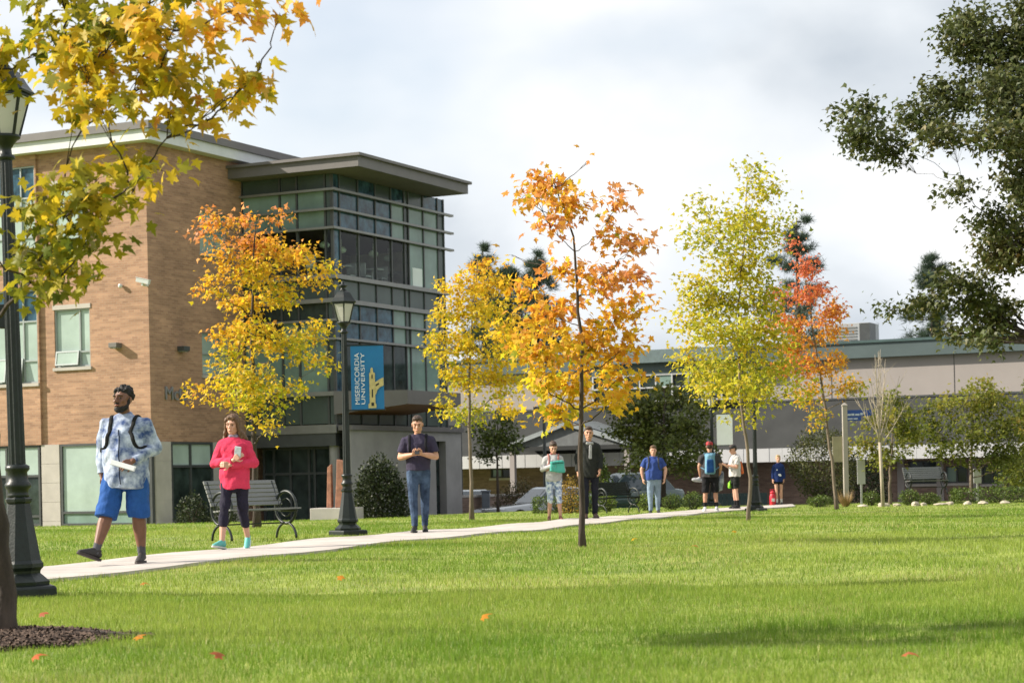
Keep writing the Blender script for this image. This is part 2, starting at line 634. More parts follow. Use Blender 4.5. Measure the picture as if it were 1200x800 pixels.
M_BRICK = brick_mat('tan_brick', (0.41, 0.24, 0.152), (0.305, 0.173, 0.111), (0.36, 0.26, 0.185))
M_STONE = mk('pale_stone', (0.42, 0.39, 0.36), 0.85, 0.10, 1.5, 0.2, 30)
M_ALU = mk('grey_window_frame', (0.30, 0.335, 0.335), 0.45, 0.08, 3, metal=0.2)
M_DKFRAME = mk('dark_window_frame', (0.055, 0.06, 0.062), 0.45, 0.15, 3)
M_WHITEMET = mk('pale_metal_fascia', (0.58, 0.60, 0.61), 0.5, 0.06, 2)
M_ROOFMET = mk('grey_roof_metal', (0.125, 0.116, 0.116), 0.5, 0.10, 1.5)
M_SOFFIT = mk('soffit_panel', (0.14, 0.13, 0.12), 0.7, 0.10, 1.0)
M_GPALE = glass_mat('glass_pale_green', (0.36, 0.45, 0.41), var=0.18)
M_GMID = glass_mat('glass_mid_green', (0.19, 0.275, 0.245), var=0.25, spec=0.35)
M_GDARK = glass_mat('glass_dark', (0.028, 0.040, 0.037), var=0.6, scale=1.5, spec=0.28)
M_GSKYREFL = glass_mat('glass_painted_sky', (0.035, 0.080, 0.118), var=0.75, scale=2.4, spec=0.35)  # mottled blue paints the reflection of cloudy sky into the pane colour
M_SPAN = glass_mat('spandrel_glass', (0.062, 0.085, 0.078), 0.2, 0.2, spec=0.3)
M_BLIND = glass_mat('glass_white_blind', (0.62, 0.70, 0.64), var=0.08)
M_LOUV = mk('sunshade_metal', (0.22, 0.22, 0.215), 0.4, 0.08, 3, metal=0.4)
M_WOODSOF = mk('canopy_wood', (0.20, 0.085, 0.042), 0.6, 0.3, 2, stretch=(0.3, 6, 1))

bld = empty('campus_building', BO, BROT, 'tan brick campus building with a dark glass corner tower and overhanging grey roof', 'building')
GZ = -0.62                    # ground level along the building


def wall_face(axis, val, a0, a1, z0, z1, holes, depth=0.22, flip=False):
    """front of a wall with openings, its reveals going back by depth"""
    A = sorted(set([a0, a1] + [h for o in holes for h in o[:2]]))
    Z = sorted(set([z0, z1] + [h for o in holes for h in o[2:]]))
    A = [x for x in A if a0 <= x <= a1]
    Z = [x for x in Z if z0 <= x <= z1]
    mb = MB()
    vi = {}
    p3 = (lambda a, z, dd: (val - dd, a, z)) if axis == 'x' else (lambda a, z, dd: (a, val + dd, z))

    def V(a, z, dd=0.0):
        k = (round(a, 5), round(z, 5), dd)
        if k not in vi:
            vi[k] = len(mb.v)
            mb.v.append(p3(a, z, dd))
        return vi[k]
    inh = lambda a, z: any(o[0] < a < o[1] and o[2] < z < o[3] for o in holes)
    for i in range(len(A) - 1):
        for j in range(len(Z) - 1):
            if not inh((A[i] + A[i + 1]) / 2, (Z[j] + Z[j + 1]) / 2):
                mb.f.append((V(A[i], Z[j]), V(A[i + 1], Z[j]), V(A[i + 1], Z[j + 1]), V(A[i], Z[j + 1])))
    for (p, q, r, s) in holes:
        for (x0, y0, x1, y1) in ((p, r, q, r), (q, r, q, s), (q, s, p, s), (p, s, p, r)):
            mb.f.append((V(x0, y0), V(x1, y1), V(x1, y1, depth), V(x0, y0, depth)))
    mb.m = [0] * len(mb.f)
    return mb


def bxa(mb, axis, val, a0, a1, out0, out1, z0, z1, mi=0):
    """box on a wall plane: out0..out1 measured outward from the plane"""
    if axis == 'x':
        return mb.box(val + out0, val + out1, a0, a1, z0, z1, mi)
    return mb.box(a0, a1, val - out1, val - out0, z0, z1, mi)


def window(parent, axis, val, a0, a1, z0, z1, cols, rows, mats, frame, fw=0.06, back=0.12, sill=None):
    """frame with mullions as one part, each pane a piece of it; cols and rows are fractions"""
    cols = [0] + list(cols) + [1]
    rows = [0] + list(rows) + [1]
    ca = [a0 + (a1 - a0) * c for c in cols]
    rz = [z0 + (z1 - z0) * c for c in rows]
    mb = MB()
    for k, a in enumerate(ca):
        s0 = a if k == 0 else a - fw / 2
        s1 = a if k == len(ca) - 1 else a + fw / 2
        if k == 0: s1 = a + fw
        if k == len(ca) - 1: s0 = a - fw
        bxa(mb, axis, val, s0, s1, -back - 0.03, -back + 0.06, z0, z1)
    for k, zz in enumerate(rz):
        s0, s1 = (zz, zz + fw) if k == 0 else ((zz - fw, zz) if k == len(rz) - 1 else (zz - fw / 2, zz + fw / 2))
        bxa(mb, axis, val, a0 + 0.004, a1 - 0.004, -back - 0.027, -back + 0.057, s0, s1)
    w = mb.build('window', frame, parent)
    i = 0
    for c in range(len(ca) - 1):
        for r in range(len(rz) - 1):
            mat_ = mats[i % len(mats)]
            i += 1
            bxa(pm := MB(), axis, val, ca[c] + 0.012, ca[c + 1] - 0.012, -back - 0.012, -back, rz[r] + 0.012, rz[r + 1] - 0.012)
            pm.build('pane', mat_, w)
    if sill:
        bxa(sm := MB(), axis, val, a0 - 0.06, a1 + 0.06, -back, 0.07, z0 - 0.11, z0 - 0.003)
        sm.build('sill', sill, w)
    return w


# openings of the sunlit front (plane Y=0) read off the photograph
def fr(u0, u1, v0, v1, axis='y', val=0.0):
    um, vm = (u0 + u1) / 2, (v0 + v1) / 2
    return hit(u0, vm, axis, val)[0], hit(u1, vm, axis, val)[0], hit(um, v1, axis, val)[1], hit(um, v0, axis, val)[1]


TOPB = hit(175, 166, 'y', 0)[1]
BRB = hit(175, 517, 'y', 0)[1]
bay = hit(49, 450, 'y', 0)[0]
w1 = fr(64, 105.5, 362, 430)
w2 = fr(-10, 46, 341, 450)
w3 = (w1[0], w1[1], w1[2] + 4.27, w1[3] + 4.27)
w4 = (w2[0], w2[1], w2[2] + 4.27, w2[3] + 4.27)
front_w = wall_face('y', 0, bay, 0, BRB, TOPB, [w1, w3])
front_w.build('wall', M_BRICK, bld)
BAYO = -0.10
wl2 = wall_face('y', BAYO, -15, bay, BRB, TOPB, [w2, w4])
wl2.add([(bay, BAYO, BRB), (bay, 0.1, BRB), (bay, 0.1, TOPB), (bay, BAYO, TOPB)], [(0, 1, 2, 3)])
wl2.build('wall', M_BRICK, bld)
for w in (w1, w3):
    window(bld, 'y', 0, *w, [0.70], [0.26] if w is w1 else [0.3], [M_GPALE, M_GPALE, M_GPALE, M_GPALE], M_ALU, 0.055, 0.10, M_STONE)
    bxa(hm := MB(), 'y', 0, w[0] - 0.05, w[1] + 0.05, -0.05, 0.03, w[3] + 0.003, w[3] + 0.16)
    hm.build('lintel', M_STONE, bld)
for w in (w2, w4):
    window(bld, 'y', BAYO, *w, [0.36, 0.70], [0.24, 0.66], [M_GPALE, M_GPALE, M_GSKYREFL, M_GPALE, M_GPALE, M_GSKYREFL], M_ALU, 0.055, 0.10, M_STONE)
# sashes tilted open at the bottom of the second-floor window
for w, k0, k1, val in ((w1, 0.03, 0.68, 0), (w2, 0.05, 0.35, BAYO), (w2, 0.38, 0.69, BAYO)):
    a0, a1 = w[0] + (w[1] - w[0]) * k0, w[0] + (w[1] - w[0]) * k1
    s = MB()
    hgt = (w[3] - w[2]) * 0.25
    Mx = Matrix.Translation((a0, val + 0.02, w[2] + 0.06 + hgt)) @ Matrix.Rotation(R(-9), 4, 'X')
    for bx_ in ((0, a1 - a0, -0.02, 0.02, -hgt, -hgt + 0.05), (0, a1 - a0, -0.02, 0.02, -0.05, 0), (0, 0.05, -0.021, 0.021, -hgt + 0.05, -0.05), (a1 - a0 - 0.05, a1 - a0, -0.021, 0.021, -hgt + 0.05, -0.05)):
        s.box(*bx_, 0, Mx)
    s.box(0.05, a1 - a0 - 0.05, -0.004, 0.004, -hgt + 0.05, -0.05, 1, Mx)
    s.build('open_sash', [M_ALU, M_GPALE], bld)

# ground floor of the front: stone piers and tall glazing
BRZ = BRB - 0.003
gf = [(-30, 48, 'dark'), (72, 172, 'pale')]
for u0, u1, kind_ in gf:
    a0, a1 = hit(u0, 560, 'y', 0)[0], hit(u1, 560, 'y', 0)[0]
    if kind_ == 'dark':
        window(bld, 'y', 0, a0, a1, GZ + 0.1, BRZ, [0.5], [0.12, 0.62], [M_SPAN, M_GDARK, M_GPALE], M_DKFRAME, 0.08, 0.02)
    else:
        window(bld, 'y', 0, a0, a1, GZ + 0.1, BRZ, [0.94], [0.16], [M_GMID, M_GPALE, M_GMID, M_GMID], M_DKFRAME, 0.08, 0.02)
for u0, u1 in ((50, 71),):
    a0, a1 = hit(u0, 560, 'y', 0)[0], hit(u1, 560, 'y', 0)[0]
    zs = np.linspace(GZ - 0.4, BRZ, 6)
    pier = MB()
    for k in range(5):
        pier.box(a0, a1, -0.05, 0.3, zs[k] + 0.006, zs[k + 1] - 0.006)
    pier.box(a0 + 0.01, a1 - 0.01, -0.04, 0.29, zs[0], zs[-1])
    pier.build('stone_pier', M_STONE, bld)
MB().box(-15, 0.0, 0.02, 0.4, GZ - 0.6, GZ + 0.1).build('plinth', M_CONC_GREY, bld)

# shaded side (plane X=0): brick above, pier and windows below
AJ = hit(285, 300, 'x', 0)[0]              # where the tower meets the brick
wr = fr(237, 268, 391, 440, 'x', 0.0)
wr3 = (wr[0], wr[1], wr[2] + 4.27, wr[3] + 4.27)
side = wall_face('x', 0, 0, AJ, BRB, TOPB, [(wr[0], min(wr[1], AJ - 0.2), wr[2], wr[3]), (wr[0], min(wr[1], AJ - 0.2), wr3[2], wr3[3])])
side.build('wall', M_BRICK, bld)
for w in (wr, wr3):
    window(bld, 'x', 0, w[0], min(w[1], AJ - 0.2), w[2], w[3], [0.6], [0.5], [M_GPALE, M_GPALE, M_GPALE, M_GMID], M_ALU, 0.05, 0.10, M_STONE)
p0, p1 = hit(182, 560, 'x', 0)[0], hit(200, 560, 'x', 0)[0]
zs = np.linspace(GZ - 0.4, BRZ, 6)
pier = MB()
for k in range(5):
    pier.box(-0.35, 0.04, p0, p1, zs[k] + 0.006, zs[k + 1] - 0.006)
pier.box(-0.34, 0.03, p0 + 0.01, p1 - 0.01, zs[0], zs[-1])
pier.build('stone_pier', M_STONE, bld)
q0, q1 = hit(201, 560, 'x', 0)[0], hit(250, 560, 'x', 0)[0]
window(bld, 'x', 0, q0, q1, GZ + 0.1, BRZ, [0.46], [0.70], [M_GDARK, M_GPALE, M_GDARK, M_GPALE], M_DKFRAME, 0.09, 0.05)
MB().box(-0.4, 0.0, q1, AJ - 0.01, GZ - 0.4, BRZ).build('stone_pier', M_STONE, bld)
MB().box(-0.30, -0.02, 0.01, p0 - 0.01, GZ - 0.3, BRZ).build('corner_post', M_DKFRAME, bld)
MB().box(-0.4, -0.02, 0.1, AJ, GZ - 0.6, GZ + 0.1).build('plinth', M_CONC_GREY, bld)
# body behind the faces, so that nothing shows through and shadows are right
MB().box(-15, -0.45, 0.45, AJ + 5, GZ - 0.6, TOPB - 0.05).build('core', M_BRICK, bld)

# roof edge of the brick block: pale fascia, grey coping
rf = MB()
rf.box(-15, 0.55, -0.55, AJ + 5.5, TOPB + 0.36, TOPB + 0.62)
roof = rf.build('roof', M_ROOFMET, bld)
f2 = MB()
f2.box(-15, 0.45, -0.45, AJ + 5.4, TOPB, TOPB + 0.36)
f2.build('fascia', M_WHITEMET, roof)

# wall lamps, cameras and lettering on the brick
def wall_lamp(axis, u, v):
    a, z = hit(u, v, axis, 0)
    s = MB()
    bxa(s, axis, 0, a - 0.17, a + 0.17, 0, 0.30, z - 0.10, z + 0.06)
    bxa(s, axis, 0, a - 0.14, a + 0.14, 0.02, 0.26, z - 0.13, z - 0.10, 1)
    s.build('wall_lamp', [M_SOFFIT if axis == 'y' else M_DKFRAME, M_BLIND], bld, bevel=0.012)


wall_lamp('y', 138, 404)
wall_lamp('x', 211, 408)


def security_camera(u, v, small=False):
    a, z = hit(u, v, 'y', 0)
    s = MB()
    if small:
        s.lathe([(0.0, 0.07), (0.05, 0.06), (0.075, 0.0), (0.06, -0.06), (0.0, -0.09)], 12, 0, a, -0.10, z0=z)
        s.box(a - 0.03, a + 0.03, -0.10, 0, z - 0.02, z + 0.03)
    else:
        s.box(a - 0.04, a + 0.04, -0.22, 0, z - 0.16, z - 0.10)
        Mx = Matrix.Translation((a, -0.25, z)) @ Matrix.Rotation(R(14), 4, 'Y') @ Matrix.Rotation(R(8), 4, 'Z')
        s.box(-0.24, 0.24, -0.07, 0.07, -0.07, 0.07, 0, Mx)
        s.box(-0.28, 0.26, -0.085, 0.085, 0.071, 0.085, 0, Mx)
        s.box(-0.035, 0.035, -0.03, 0.03, -0.16, -0.06, 0, Mx)
    s.build('security_camera', M_WHITEMET, bld, bevel=0.006)


security_camera(173, 330)
security_camera(143, 335, True)


def text_mesh(body, size, depth=0.01, align='LEFT'):
    cu = bpy.data.curves.new('t', 'FONT')
    cu.body = body
    cu.size = size
    cu.extrude = depth
    cu.align_x = align
    ob = bpy.data.objects.new('t', cu)
    C.objects.link(ob)
    bpy.context.view_layer.update()
    me_ = bpy.data.meshes.new_from_object(ob.evaluated_get(bpy.context.evaluated_depsgraph_get()))
    bpy.data.objects.remove(ob)
    bpy.data.curves.remove(cu)
    return me_


a0, z0 = hit(192, 468, 'x', 0)
tm = text_mesh('McG', 0.66, 0.03)
o = link('wall_lettering', tm, M_WHITEMET if False else mk('grey_letters', (0.24, 0.24, 0.25), 0.4, 0.05, metal=0.3), bld)
o.matrix_local = Matrix.Translation((0.035, a0, z0)) @ Matrix(((0, 0, 1, 0), (1, 0, 0, 0), (0, 1, 0, 0), (0, 0, 0, 1)))

# ------------------------------------------------------------------ the glass tower, same building
TB = 3.75
for _ in range(3):
    TB = hit(390, 300, 'y', AJ)[0]
TC = hit(520, 320, 'x', TB)[0] - AJ
kz = lambda v: hit(390, v, 'y', AJ)[1]
Z_SOF = kz(202)
zr3 = [Z_SOF, kz(222), kz(245), kz(267), kz(324)]
zr2 = [kz(352), kz(375), kz(397), kz(461)]
Z_BOT = kz(497)
ZR = [Z_SOF] + zr3[1:] + zr2 + [Z_BOT]      # descending
M_TDARK = mk('tower_dark', (0.02, 0.022, 0.022), 0.8)
MB().box(-0.4, TB - 0.25, AJ + 0.25, AJ + TC - 0.02, Z_BOT + 0.05, ZR[4] - 0.02).build('tower_core', M_TDARK, bld)
MB().box(-0.4, TB - 0.25, AJ + 0.25, AJ + TC - 0.02, ZR[3] + 0.02, Z_SOF - 0.02).build('tower_core', M_TDARK, bld)
# clear glazing of the upper storey with the lounge behind it
M_CLEAR = bpy.data.materials.new('clear_tinted_glass')
M_CLEAR.use_nodes = True
N_, L_ = M_CLEAR.node_tree.nodes, M_CLEAR.node_tree.links
N_.remove(N_['Principled BSDF'])
tr_n, gl_n, fr_n, mx_n = N_.new('ShaderNodeBsdfTransparent'), N_.new('ShaderNodeBsdfGlossy'), N_.new('ShaderNodeFresnel'), N_.new('ShaderNodeMixShader')
tr_n.inputs[0].default_value = (0.90, 0.95, 0.93, 1)
gl_n.inputs['Roughness'].default_value = 0.02
fr_n.inputs['IOR'].default_value = 1.3
ge_n, su_n, mu_n = N_.new('ShaderNodeNewGeometry'), N_.new('ShaderNodeMath'), N_.new('ShaderNodeMath')
su_n.operation, mu_n.operation = 'SUBTRACT', 'MULTIPLY'          # only the outer surface of a pane mirrors
su_n.inputs[0].default_value = 1.0
L_.new(ge_n.outputs['Backfacing'], su_n.inputs[1])
L_.new(fr_n.outputs[0], mu_n.inputs[0])
L_.new(su_n.outputs[0], mu_n.inputs[1])
L_.new(mu_n.outputs[0], mx_n.inputs[0])
L_.new(tr_n.outputs[0], mx_n.inputs[1])
L_.new(gl_n.outputs[0], mx_n.inputs[2])
L_.new(mx_n.outputs[0], N_['Material Output'].inputs['Surface'])
lz0, lz1 = ZR[4] - 0.02, ZR[3] + 0.02
MB().box(-0.40, -0.34, AJ + 0.2, AJ + TC - 0.1, lz0, lz1).build('room_wall', mk('room_wall', (0.34, 0.24, 0.17), 0.8), bld)
MB().box(-0.34, TB - 0.3, AJ + TC - 0.2, AJ + TC - 0.1, lz0, lz1).build('room_wall', mk('room_wall2', (0.45, 0.42, 0.37), 0.8), bld)
M_FURN = mk('furniture', (0.42, 0.42, 0.42), 0.5)
for k in range(4):
    ty = AJ + 1.2 + k * 1.75
    tx = TB - 1.15 - 0.35 * (k % 2)
    s = MB().lathe([(0.45, 0.0), (0.46, 0.03), (0.44, 0.05)], 16, 0, tx, ty, z0=lz0 + 0.68)
    s.lathe([(0.22, 0.0), (0.05, 0.05), (0.04, 0.69)], 10, 0, tx, ty, z0=lz0)
    s.build('table', M_FURN, bld)
    for sx in (-0.6, 0.62):
        s = MB().box(tx - 0.2, tx + 0.2, ty + sx - 0.2, ty + sx + 0.2, lz0 + 0.40, lz0 + 0.46)
        yb = ty + sx + (0.2 if sx > 0 else -0.24)
        s.box(tx - 0.2, tx + 0.2, yb, yb + 0.04, lz0 + 0.46, lz0 + 0.90)
        for a in (-0.18, 0.16):
            for b in (-0.18, 0.16):
                s.box(tx + a, tx + a + 0.025, ty + sx + b, ty + sx + b + 0.025, lz0, lz0 + 0.40)
        s.build('chair', M_FURN, bld)
    s = MB().lathe([(0.02, 0.0), (0.16, 0.04), (0.2, 0.14), (0.12, 0.24), (0.02, 0.27)], 14, 0, tx - 0.1, ty + 0.3, z0=lz1 - 0.52)
    s.tube([(tx - 0.1, ty + 0.3, lz1 - 0.26), (tx - 0.1, ty + 0.3, lz1)], 0.012, 6)
    s.build('pendant_lamp', M_BLIND, bld, smooth=True)
colsR = [0, 0.055, 0.21, 0.36, 0.50, 0.62, 0.66, 0.80, 0.94, 1.0]
colsF = [0.0, 0.43, 0.62, 0.93, 1.0]
rrow = random.Random(3)


def pane_mat(face, c, r):
    if r in (4, 8): return M_SPAN
    if r == 0: return M_SPAN if face == 'F' else rrow.choice([M_GSKYREFL, M_SPAN])
    if face == 'F':
        if r in (1, 2): return M_GMID if c < 3 else M_SPAN
        if r == 3: return M_CLEAR
        return rrow.choice([M_GMID, M_GDARK, M_GDARK]) if c < 3 else M_SPAN
    if c in (0, 8): return M_SPAN if c == 8 else M_GSKYREFL
    if r in (1, 2): return M_GSKYREFL if c < 4 else (M_GDARK if c == 5 else M_GMID)
    if r == 3: return M_CLEAR if c < 6 else M_GMID
    if r in (5, 6): return M_GSKYREFL if c < 4 else (M_SPAN if c == 5 else M_GMID)
    return M_GDARK if c < 5 else M_GMID


fm = MB()
for k, c in enumerate(colsR):
    y = AJ + TC * c
    wd_ = 0.035
    fm.box(TB - 0.05, TB + 0.055, y - wd_, y + wd_, Z_BOT, Z_SOF)
for k, c in enumerate(colsF):
    x = TB * c
    if c < 1: fm.box(x - 0.035, x + 0.035, AJ - 0.055, AJ + 0.05, Z_BOT, Z_SOF)
frame = fm.build('curtain_wall_frame', M_DKFRAME, bld)
for r in range(len(ZR) - 1):
    for c in range(len(colsR) - 1):
        y0, y1 = AJ + TC * colsR[c] + 0.03, AJ + TC * colsR[c + 1] - 0.03
        if y1 - y0 < 0.1: continue
        tilt = rrow.uniform(-0.004, 0.004)
        s = MB().box(-0.012, 0.012, y0, y1, ZR[r + 1] + 0.03, ZR[r] - 0.03)
        o = s.build('pane', pane_mat('R', c, r), frame)
        o.location.x = TB
        if r == 3 and c == 6:
            zb = ZR[r + 1] + 0.08
            MB().box(TB + 0.014, TB + 0.022, y0 + 0.25, y1 - 0.1, zb, zb + (ZR[r] - ZR[r + 1]) * 0.42).build('white_panel', M_BLIND, frame)
    for c in range(len(colsF) - 1):
        x0, x1 = TB * colsF[c] + 0.05, TB * colsF[c + 1] - 0.05
        if x1 - x0 < 0.1: continue
        MB().box(x0, x1, AJ - 0.012, AJ + 0.012, ZR[r + 1] + 0.03, ZR[r] - 0.03).build('pane', pane_mat('F', c, r), frame)
for k, zz in enumerate(ZR[1:-1]):
    t_ = 0.04 if k in (0, 1, 2, 5, 6) else 0.075
    over = 0.5 if k in (0, 1, 2) else 0.12
    s = MB()
    s.box(-0.0, TB + 0.22, AJ - 0.22, AJ - 0.056, zz - t_, zz + t_)
    s.box(TB + 0.056, TB + 0.22, AJ - 0.056, AJ + TC + over, zz - t_, zz + t_)
    s.build('sunshade', M_LOUV, bld)
# overhanging roof
z_top = hit(420, 178, 'y', AJ - 1.0)[1]
o2 = hit(421, 180, 'y', AJ - 1.0)[0]
yend = hit(553, 213, 'x', o2)[0]
s = MB()
s.box(-0.2, o2, AJ - 1.0, yend, z_top - 0.10, z_top)
s.box(-0.15, o2 - 0.12, AJ - 0.88, yend - 0.1, z_top - 0.46, z_top - 0.10)
tr = s.build('tower_roof', M_ROOFMET, bld)
MB().box(-0.1, o2 - 0.2, AJ - 0.80, yend - 0.2, Z_SOF - 0.0, z_top - 0.462).build('soffit', M_SOFFIT, tr)
MB().box(-0.1, TB, AJ + 0.05, AJ + TC - 0.05, Z_SOF - 0.01, z_top - 0.5).build('parapet', M_DKFRAME, bld)

# dark entrance level below the tower: glazing set back under the first floor
rec = AJ + 1.0
GT = Z_BOT - 0.003
MB().box(0, TB + 0.02, AJ - 0.04, AJ + TC, GT - 0.30, GT).build('floor_edge', M_LOUV, bld)
MB().box(0.0, TB - 0.05, AJ + 0.02, AJ + TC - 0.05, GT - 0.75, GT - 0.303).build('floor_edge', M_DKFRAME, bld)
window(bld, 'y', rec, 0.02, TB + 0.2, GZ - 0.3, GT - 0.75, [0.12, 0.3, 0.5, 0.56, 0.75], [0.68], [M_GDARK, M_GDARK], M_DKFRAME, 0.09, 0.02)
MB().box(0.02, TB + 0.25, rec + 0.2, rec + 0.4, GZ - 0.5, GT - 0.4).build('back_wall', M_SPAN, bld)
for x in (TB - 0.3,):
    MB().lathe([(0.19, GZ - 0.4), (0.19, GT - 0.75)], 20, 0, x, AJ + 0.35).build('column', M_CONC_GREY, bld, smooth=False)

# grey entrance canopy with a wooden underside
ca0 = hit(446, 465, 'x', TB + 2.2)
s = MB()
pA = hit(440, 462, 'x', TB + 2.6); pB = hit(531, 462, 'x', TB + 2.6)
y0c, y1c = hit(445, 460, 'x', TB + 0.06)[0], hit(541, 460, 'x', TB + 2.4)[0]
zc0, zc1 = hit(500, 474, 'x', TB + 2.4)[1], hit(500, 458, 'x', TB + 2.4)[1]
ycan = hit(531, 466, 'x', TB + 2.4)[0]
s.add([(TB + 0.1, AJ - 0.3, zc1), (TB + 2.4, ycan - 3.4, zc1), (TB + 2.4, ycan + 0.6, zc1), (TB + 0.1, ycan + 0.6, zc1),
       (TB + 0.1, AJ - 0.3, zc0 - 0.32), (TB + 2.4, ycan - 3.4, zc0), (TB + 2.4, ycan + 0.6, zc0), (TB + 0.1, ycan + 0.6, zc0 - 0.25)],
      [(0, 1, 2, 3), (0, 4, 5, 1), (1, 5, 6, 2), (2, 6, 7, 3), (4, 0, 3, 7)], 0)
s.add([(TB + 0.1, AJ - 0.3, zc0 - 0.32), (TB + 2.4, ycan - 3.4, zc0), (TB + 2.4, ycan + 0.6, zc0), (TB + 0.1, ycan + 0.6, zc0 - 0.25)], [(0, 3, 2, 1)], 1)
s.build('entrance_canopy', [M_ROOFMET, M_WOODSOF], bld)
# concrete entrance wall with a narrow doorway
ex = TB + 0.6
wa0, wa1 = hit(412, 550, 'x', ex)[0], hit(541, 550, 'x', ex)[0]
wz = hit(470, 505, 'x', ex)[1]
da0, da1 = hit(511, 550, 'x', ex)[0], hit(523, 550, 'x', ex)[0]
cw = wall_face('x', ex, wa0, wa1, GZ - 0.4, wz, [(da0, da1, GZ - 0.4, wz - 0.35)], 0.3)
cw.add([(ex, wa0, GZ - 0.4), (ex - 0.3, wa0, GZ - 0.4), (ex - 0.3, wa0, wz), (ex, wa0, wz)], [(0, 1, 2, 3)])
cw.build('entrance_wall', M_CONC_GREY, bld)
MB().box(ex - 0.45, ex + 0.12, wa0 - 0.1, wa1 + 0.05, wz + 0.003, wz + 0.17).build('coping', M_ROOFMET, bld)
MB().box(ex - 0.36, ex - 0.31, da0 - 0.2, da1 + 0.2, GZ - 0.4, wz - 0.2).build('door', M_GDARK, bld)
MB().box(TB - 3, TB - 0.4, AJ + TC, AJ + TC + 2.0, GZ - 0.5, Z_BOT + 0.1).build('rear_block', M_DKFRAME, bld)


# ------------------------------------------------------------------ the long low building behind the car park
FD = 88.0
a_, b_ = level(1200, 450)
FO = Vector((a_ * FD / FPX, FD, 0.0))
fb = empty('long_building', FO, BROT, 'long low beige building with green roof edge and grey sloping lower roof', 'building')
fh = lambda u, v, val=0.0: hit(u, v, 'y', val, FO)
M_BEIGE = mk('beige_render', (0.315, 0.285, 0.27), 0.9, 0.05, 0.5, 0.1, 20)
M_TEAL = mk('teal_metal', (0.075, 0.105, 0.108), 0.5, 0.10, 0.6)
M_GREYROOF = mk('grey_roof', (0.050, 0.052, 0.052), 0.9, 0.12, 0.8, 0.2, 10, spec=0.05)
M_WHITEP = mk('white_panel', (0.46, 0.465, 0.475), 0.6, 0.08, 1.0)
M_BRICK2 = brick_mat('brown_brick', (0.25, 0.17, 0.13), (0.19, 0.125, 0.095), (0.24, 0.20, 0.17))
zT, zTe, zB = fh(1200, 390)[1], fh(1200, 411)[1], fh(1200, 459)[1]
xl, xr = fh(470, 470)[0], 14.0
e0, e1, e_v = fh(700, 470)[0], fh(872, 470)[0], 0
MB().box(xl, xr, 0, 14, zB, zTe - 0.003).build('upper_wall', M_BEIGE, fb)
for k in range(9):
    xx = xl + (xr - xl) * k / 8
    MB().box(xx - 0.012, xx + 0.012, -0.012, 0.02, zB + 0.01, zTe - 0.01).build('wall_joint', M_GREYROOF, fb)
s = MB().box(xl, xr, -0.35, 14, zTe, zT - 0.12)
ro = s.build('roof_edge', M_TEAL, fb)
MB().box(xl, xr, -0.43, 14.1, zT - 0.118, zT).build('coping', mk('dark_teal', (0.05, 0.09, 0.09), 0.5), ro)
# sloping lower roof
zE1, zE0 = fh(905, 525, -2.2)[1], fh(905, 541, -2.2)[1]
s = MB()
s.add([(xl, -2.2, zE1), (xr, -2.2, zE1), (xr, 0.02, zB), (xl, 0.02, zB), (xl, 0.02, zE1), (xr, 0.02, zE1)], [(0, 1, 2, 3), (0, 4, 5, 1), (1, 5, 2), (0, 3, 4)])
lr = s.build('lower_roof', M_GREYROOF, fb)
MB().box(xl, xr, -0.10, -0.02, zB - 0.06, zB + 0.03).build('flashing', M_DKFRAME, lr)
MB().box(xl, xr, -2.12, -0.05, zE0 + 0.03, zE0 + 0.09).build('soffit', M_DKFRAME, fb)
npan = int((xr - xl) / 0.62)
pm = MB().box(0, 0.605, -2.22, -2.14, zE0, zE1 - 0.004).mesh('eave_panel')
pm.materials.append(M_WHITEP)
for k in range(npan):
    o = link('eave_panel', pm, parent=fb, loc=(xl + k * 0.62, 0.012 * (k % 2), 0))
BG = -1.9
fwins = [(1064, 1099, 540, 567, M_GDARK), (1108, 1134, 546, 566, M_GMID), (1150, 1175, 545, 567, M_GDARK), (575, 600, 545, 560, M_GMID)]
holes = []
for (u0, u1, v0, v1, mt) in fwins:
    x0, x1 = fh(u0, 555)[0], fh(u1, 555)[0]
    holes.append((x0, x1, fh(u0, v1)[1], min(fh(u0, v0)[1], zE0)))
wall_face('y', 0, xl, xr, BG, zE0 + 0.1, holes).build('lower_wall', M_BRICK2, fb)
for h_, w_ in zip(holes, fwins):
    window(fb, 'y', 0, *h_, [0.5], [], [w_[4], M_GDARK], M_DKFRAME, 0.07, 0.1, M_STONE)
for u in (1056, 1102, 1140):
    x = fh(u, 555)[0]
    MB().box(x - 0.16, x + 0.16, -0.09, 0.0, BG, zE0).build('pilaster', M_BEIGE, fb)
# raised glazed entrance bay
z5, z6, z7, z8 = fh(790, 409, -0.6)[1], fh(790, 424, -0.6)[1], fh(790, 437, -0.6)[1], fh(790, 470, -0.6)[1]
MB().box(e0, e1, -0.6, 3, z6, z7).build('bay_band', M_TEAL, fb)
MB().box(e0 - 0.2, e1 + 0.2, -0.95, 3, z6 + 0.004, z5).build('bay_roof', mk('bay_roof', (0.115, 0.16, 0.165), 0.5), fb)
window(fb, 'y', -0.55, e0, e1, z8, z7, [0.11, 0.22, 0.33, 0.44, 0.55, 0.66, 0.77, 0.88], [0.52], [M_GDARK, M_GDARK, M_GDARK, M_GMID, M_GDARK, M_GDARK], M_WHITEP, 0.07, 0.02)
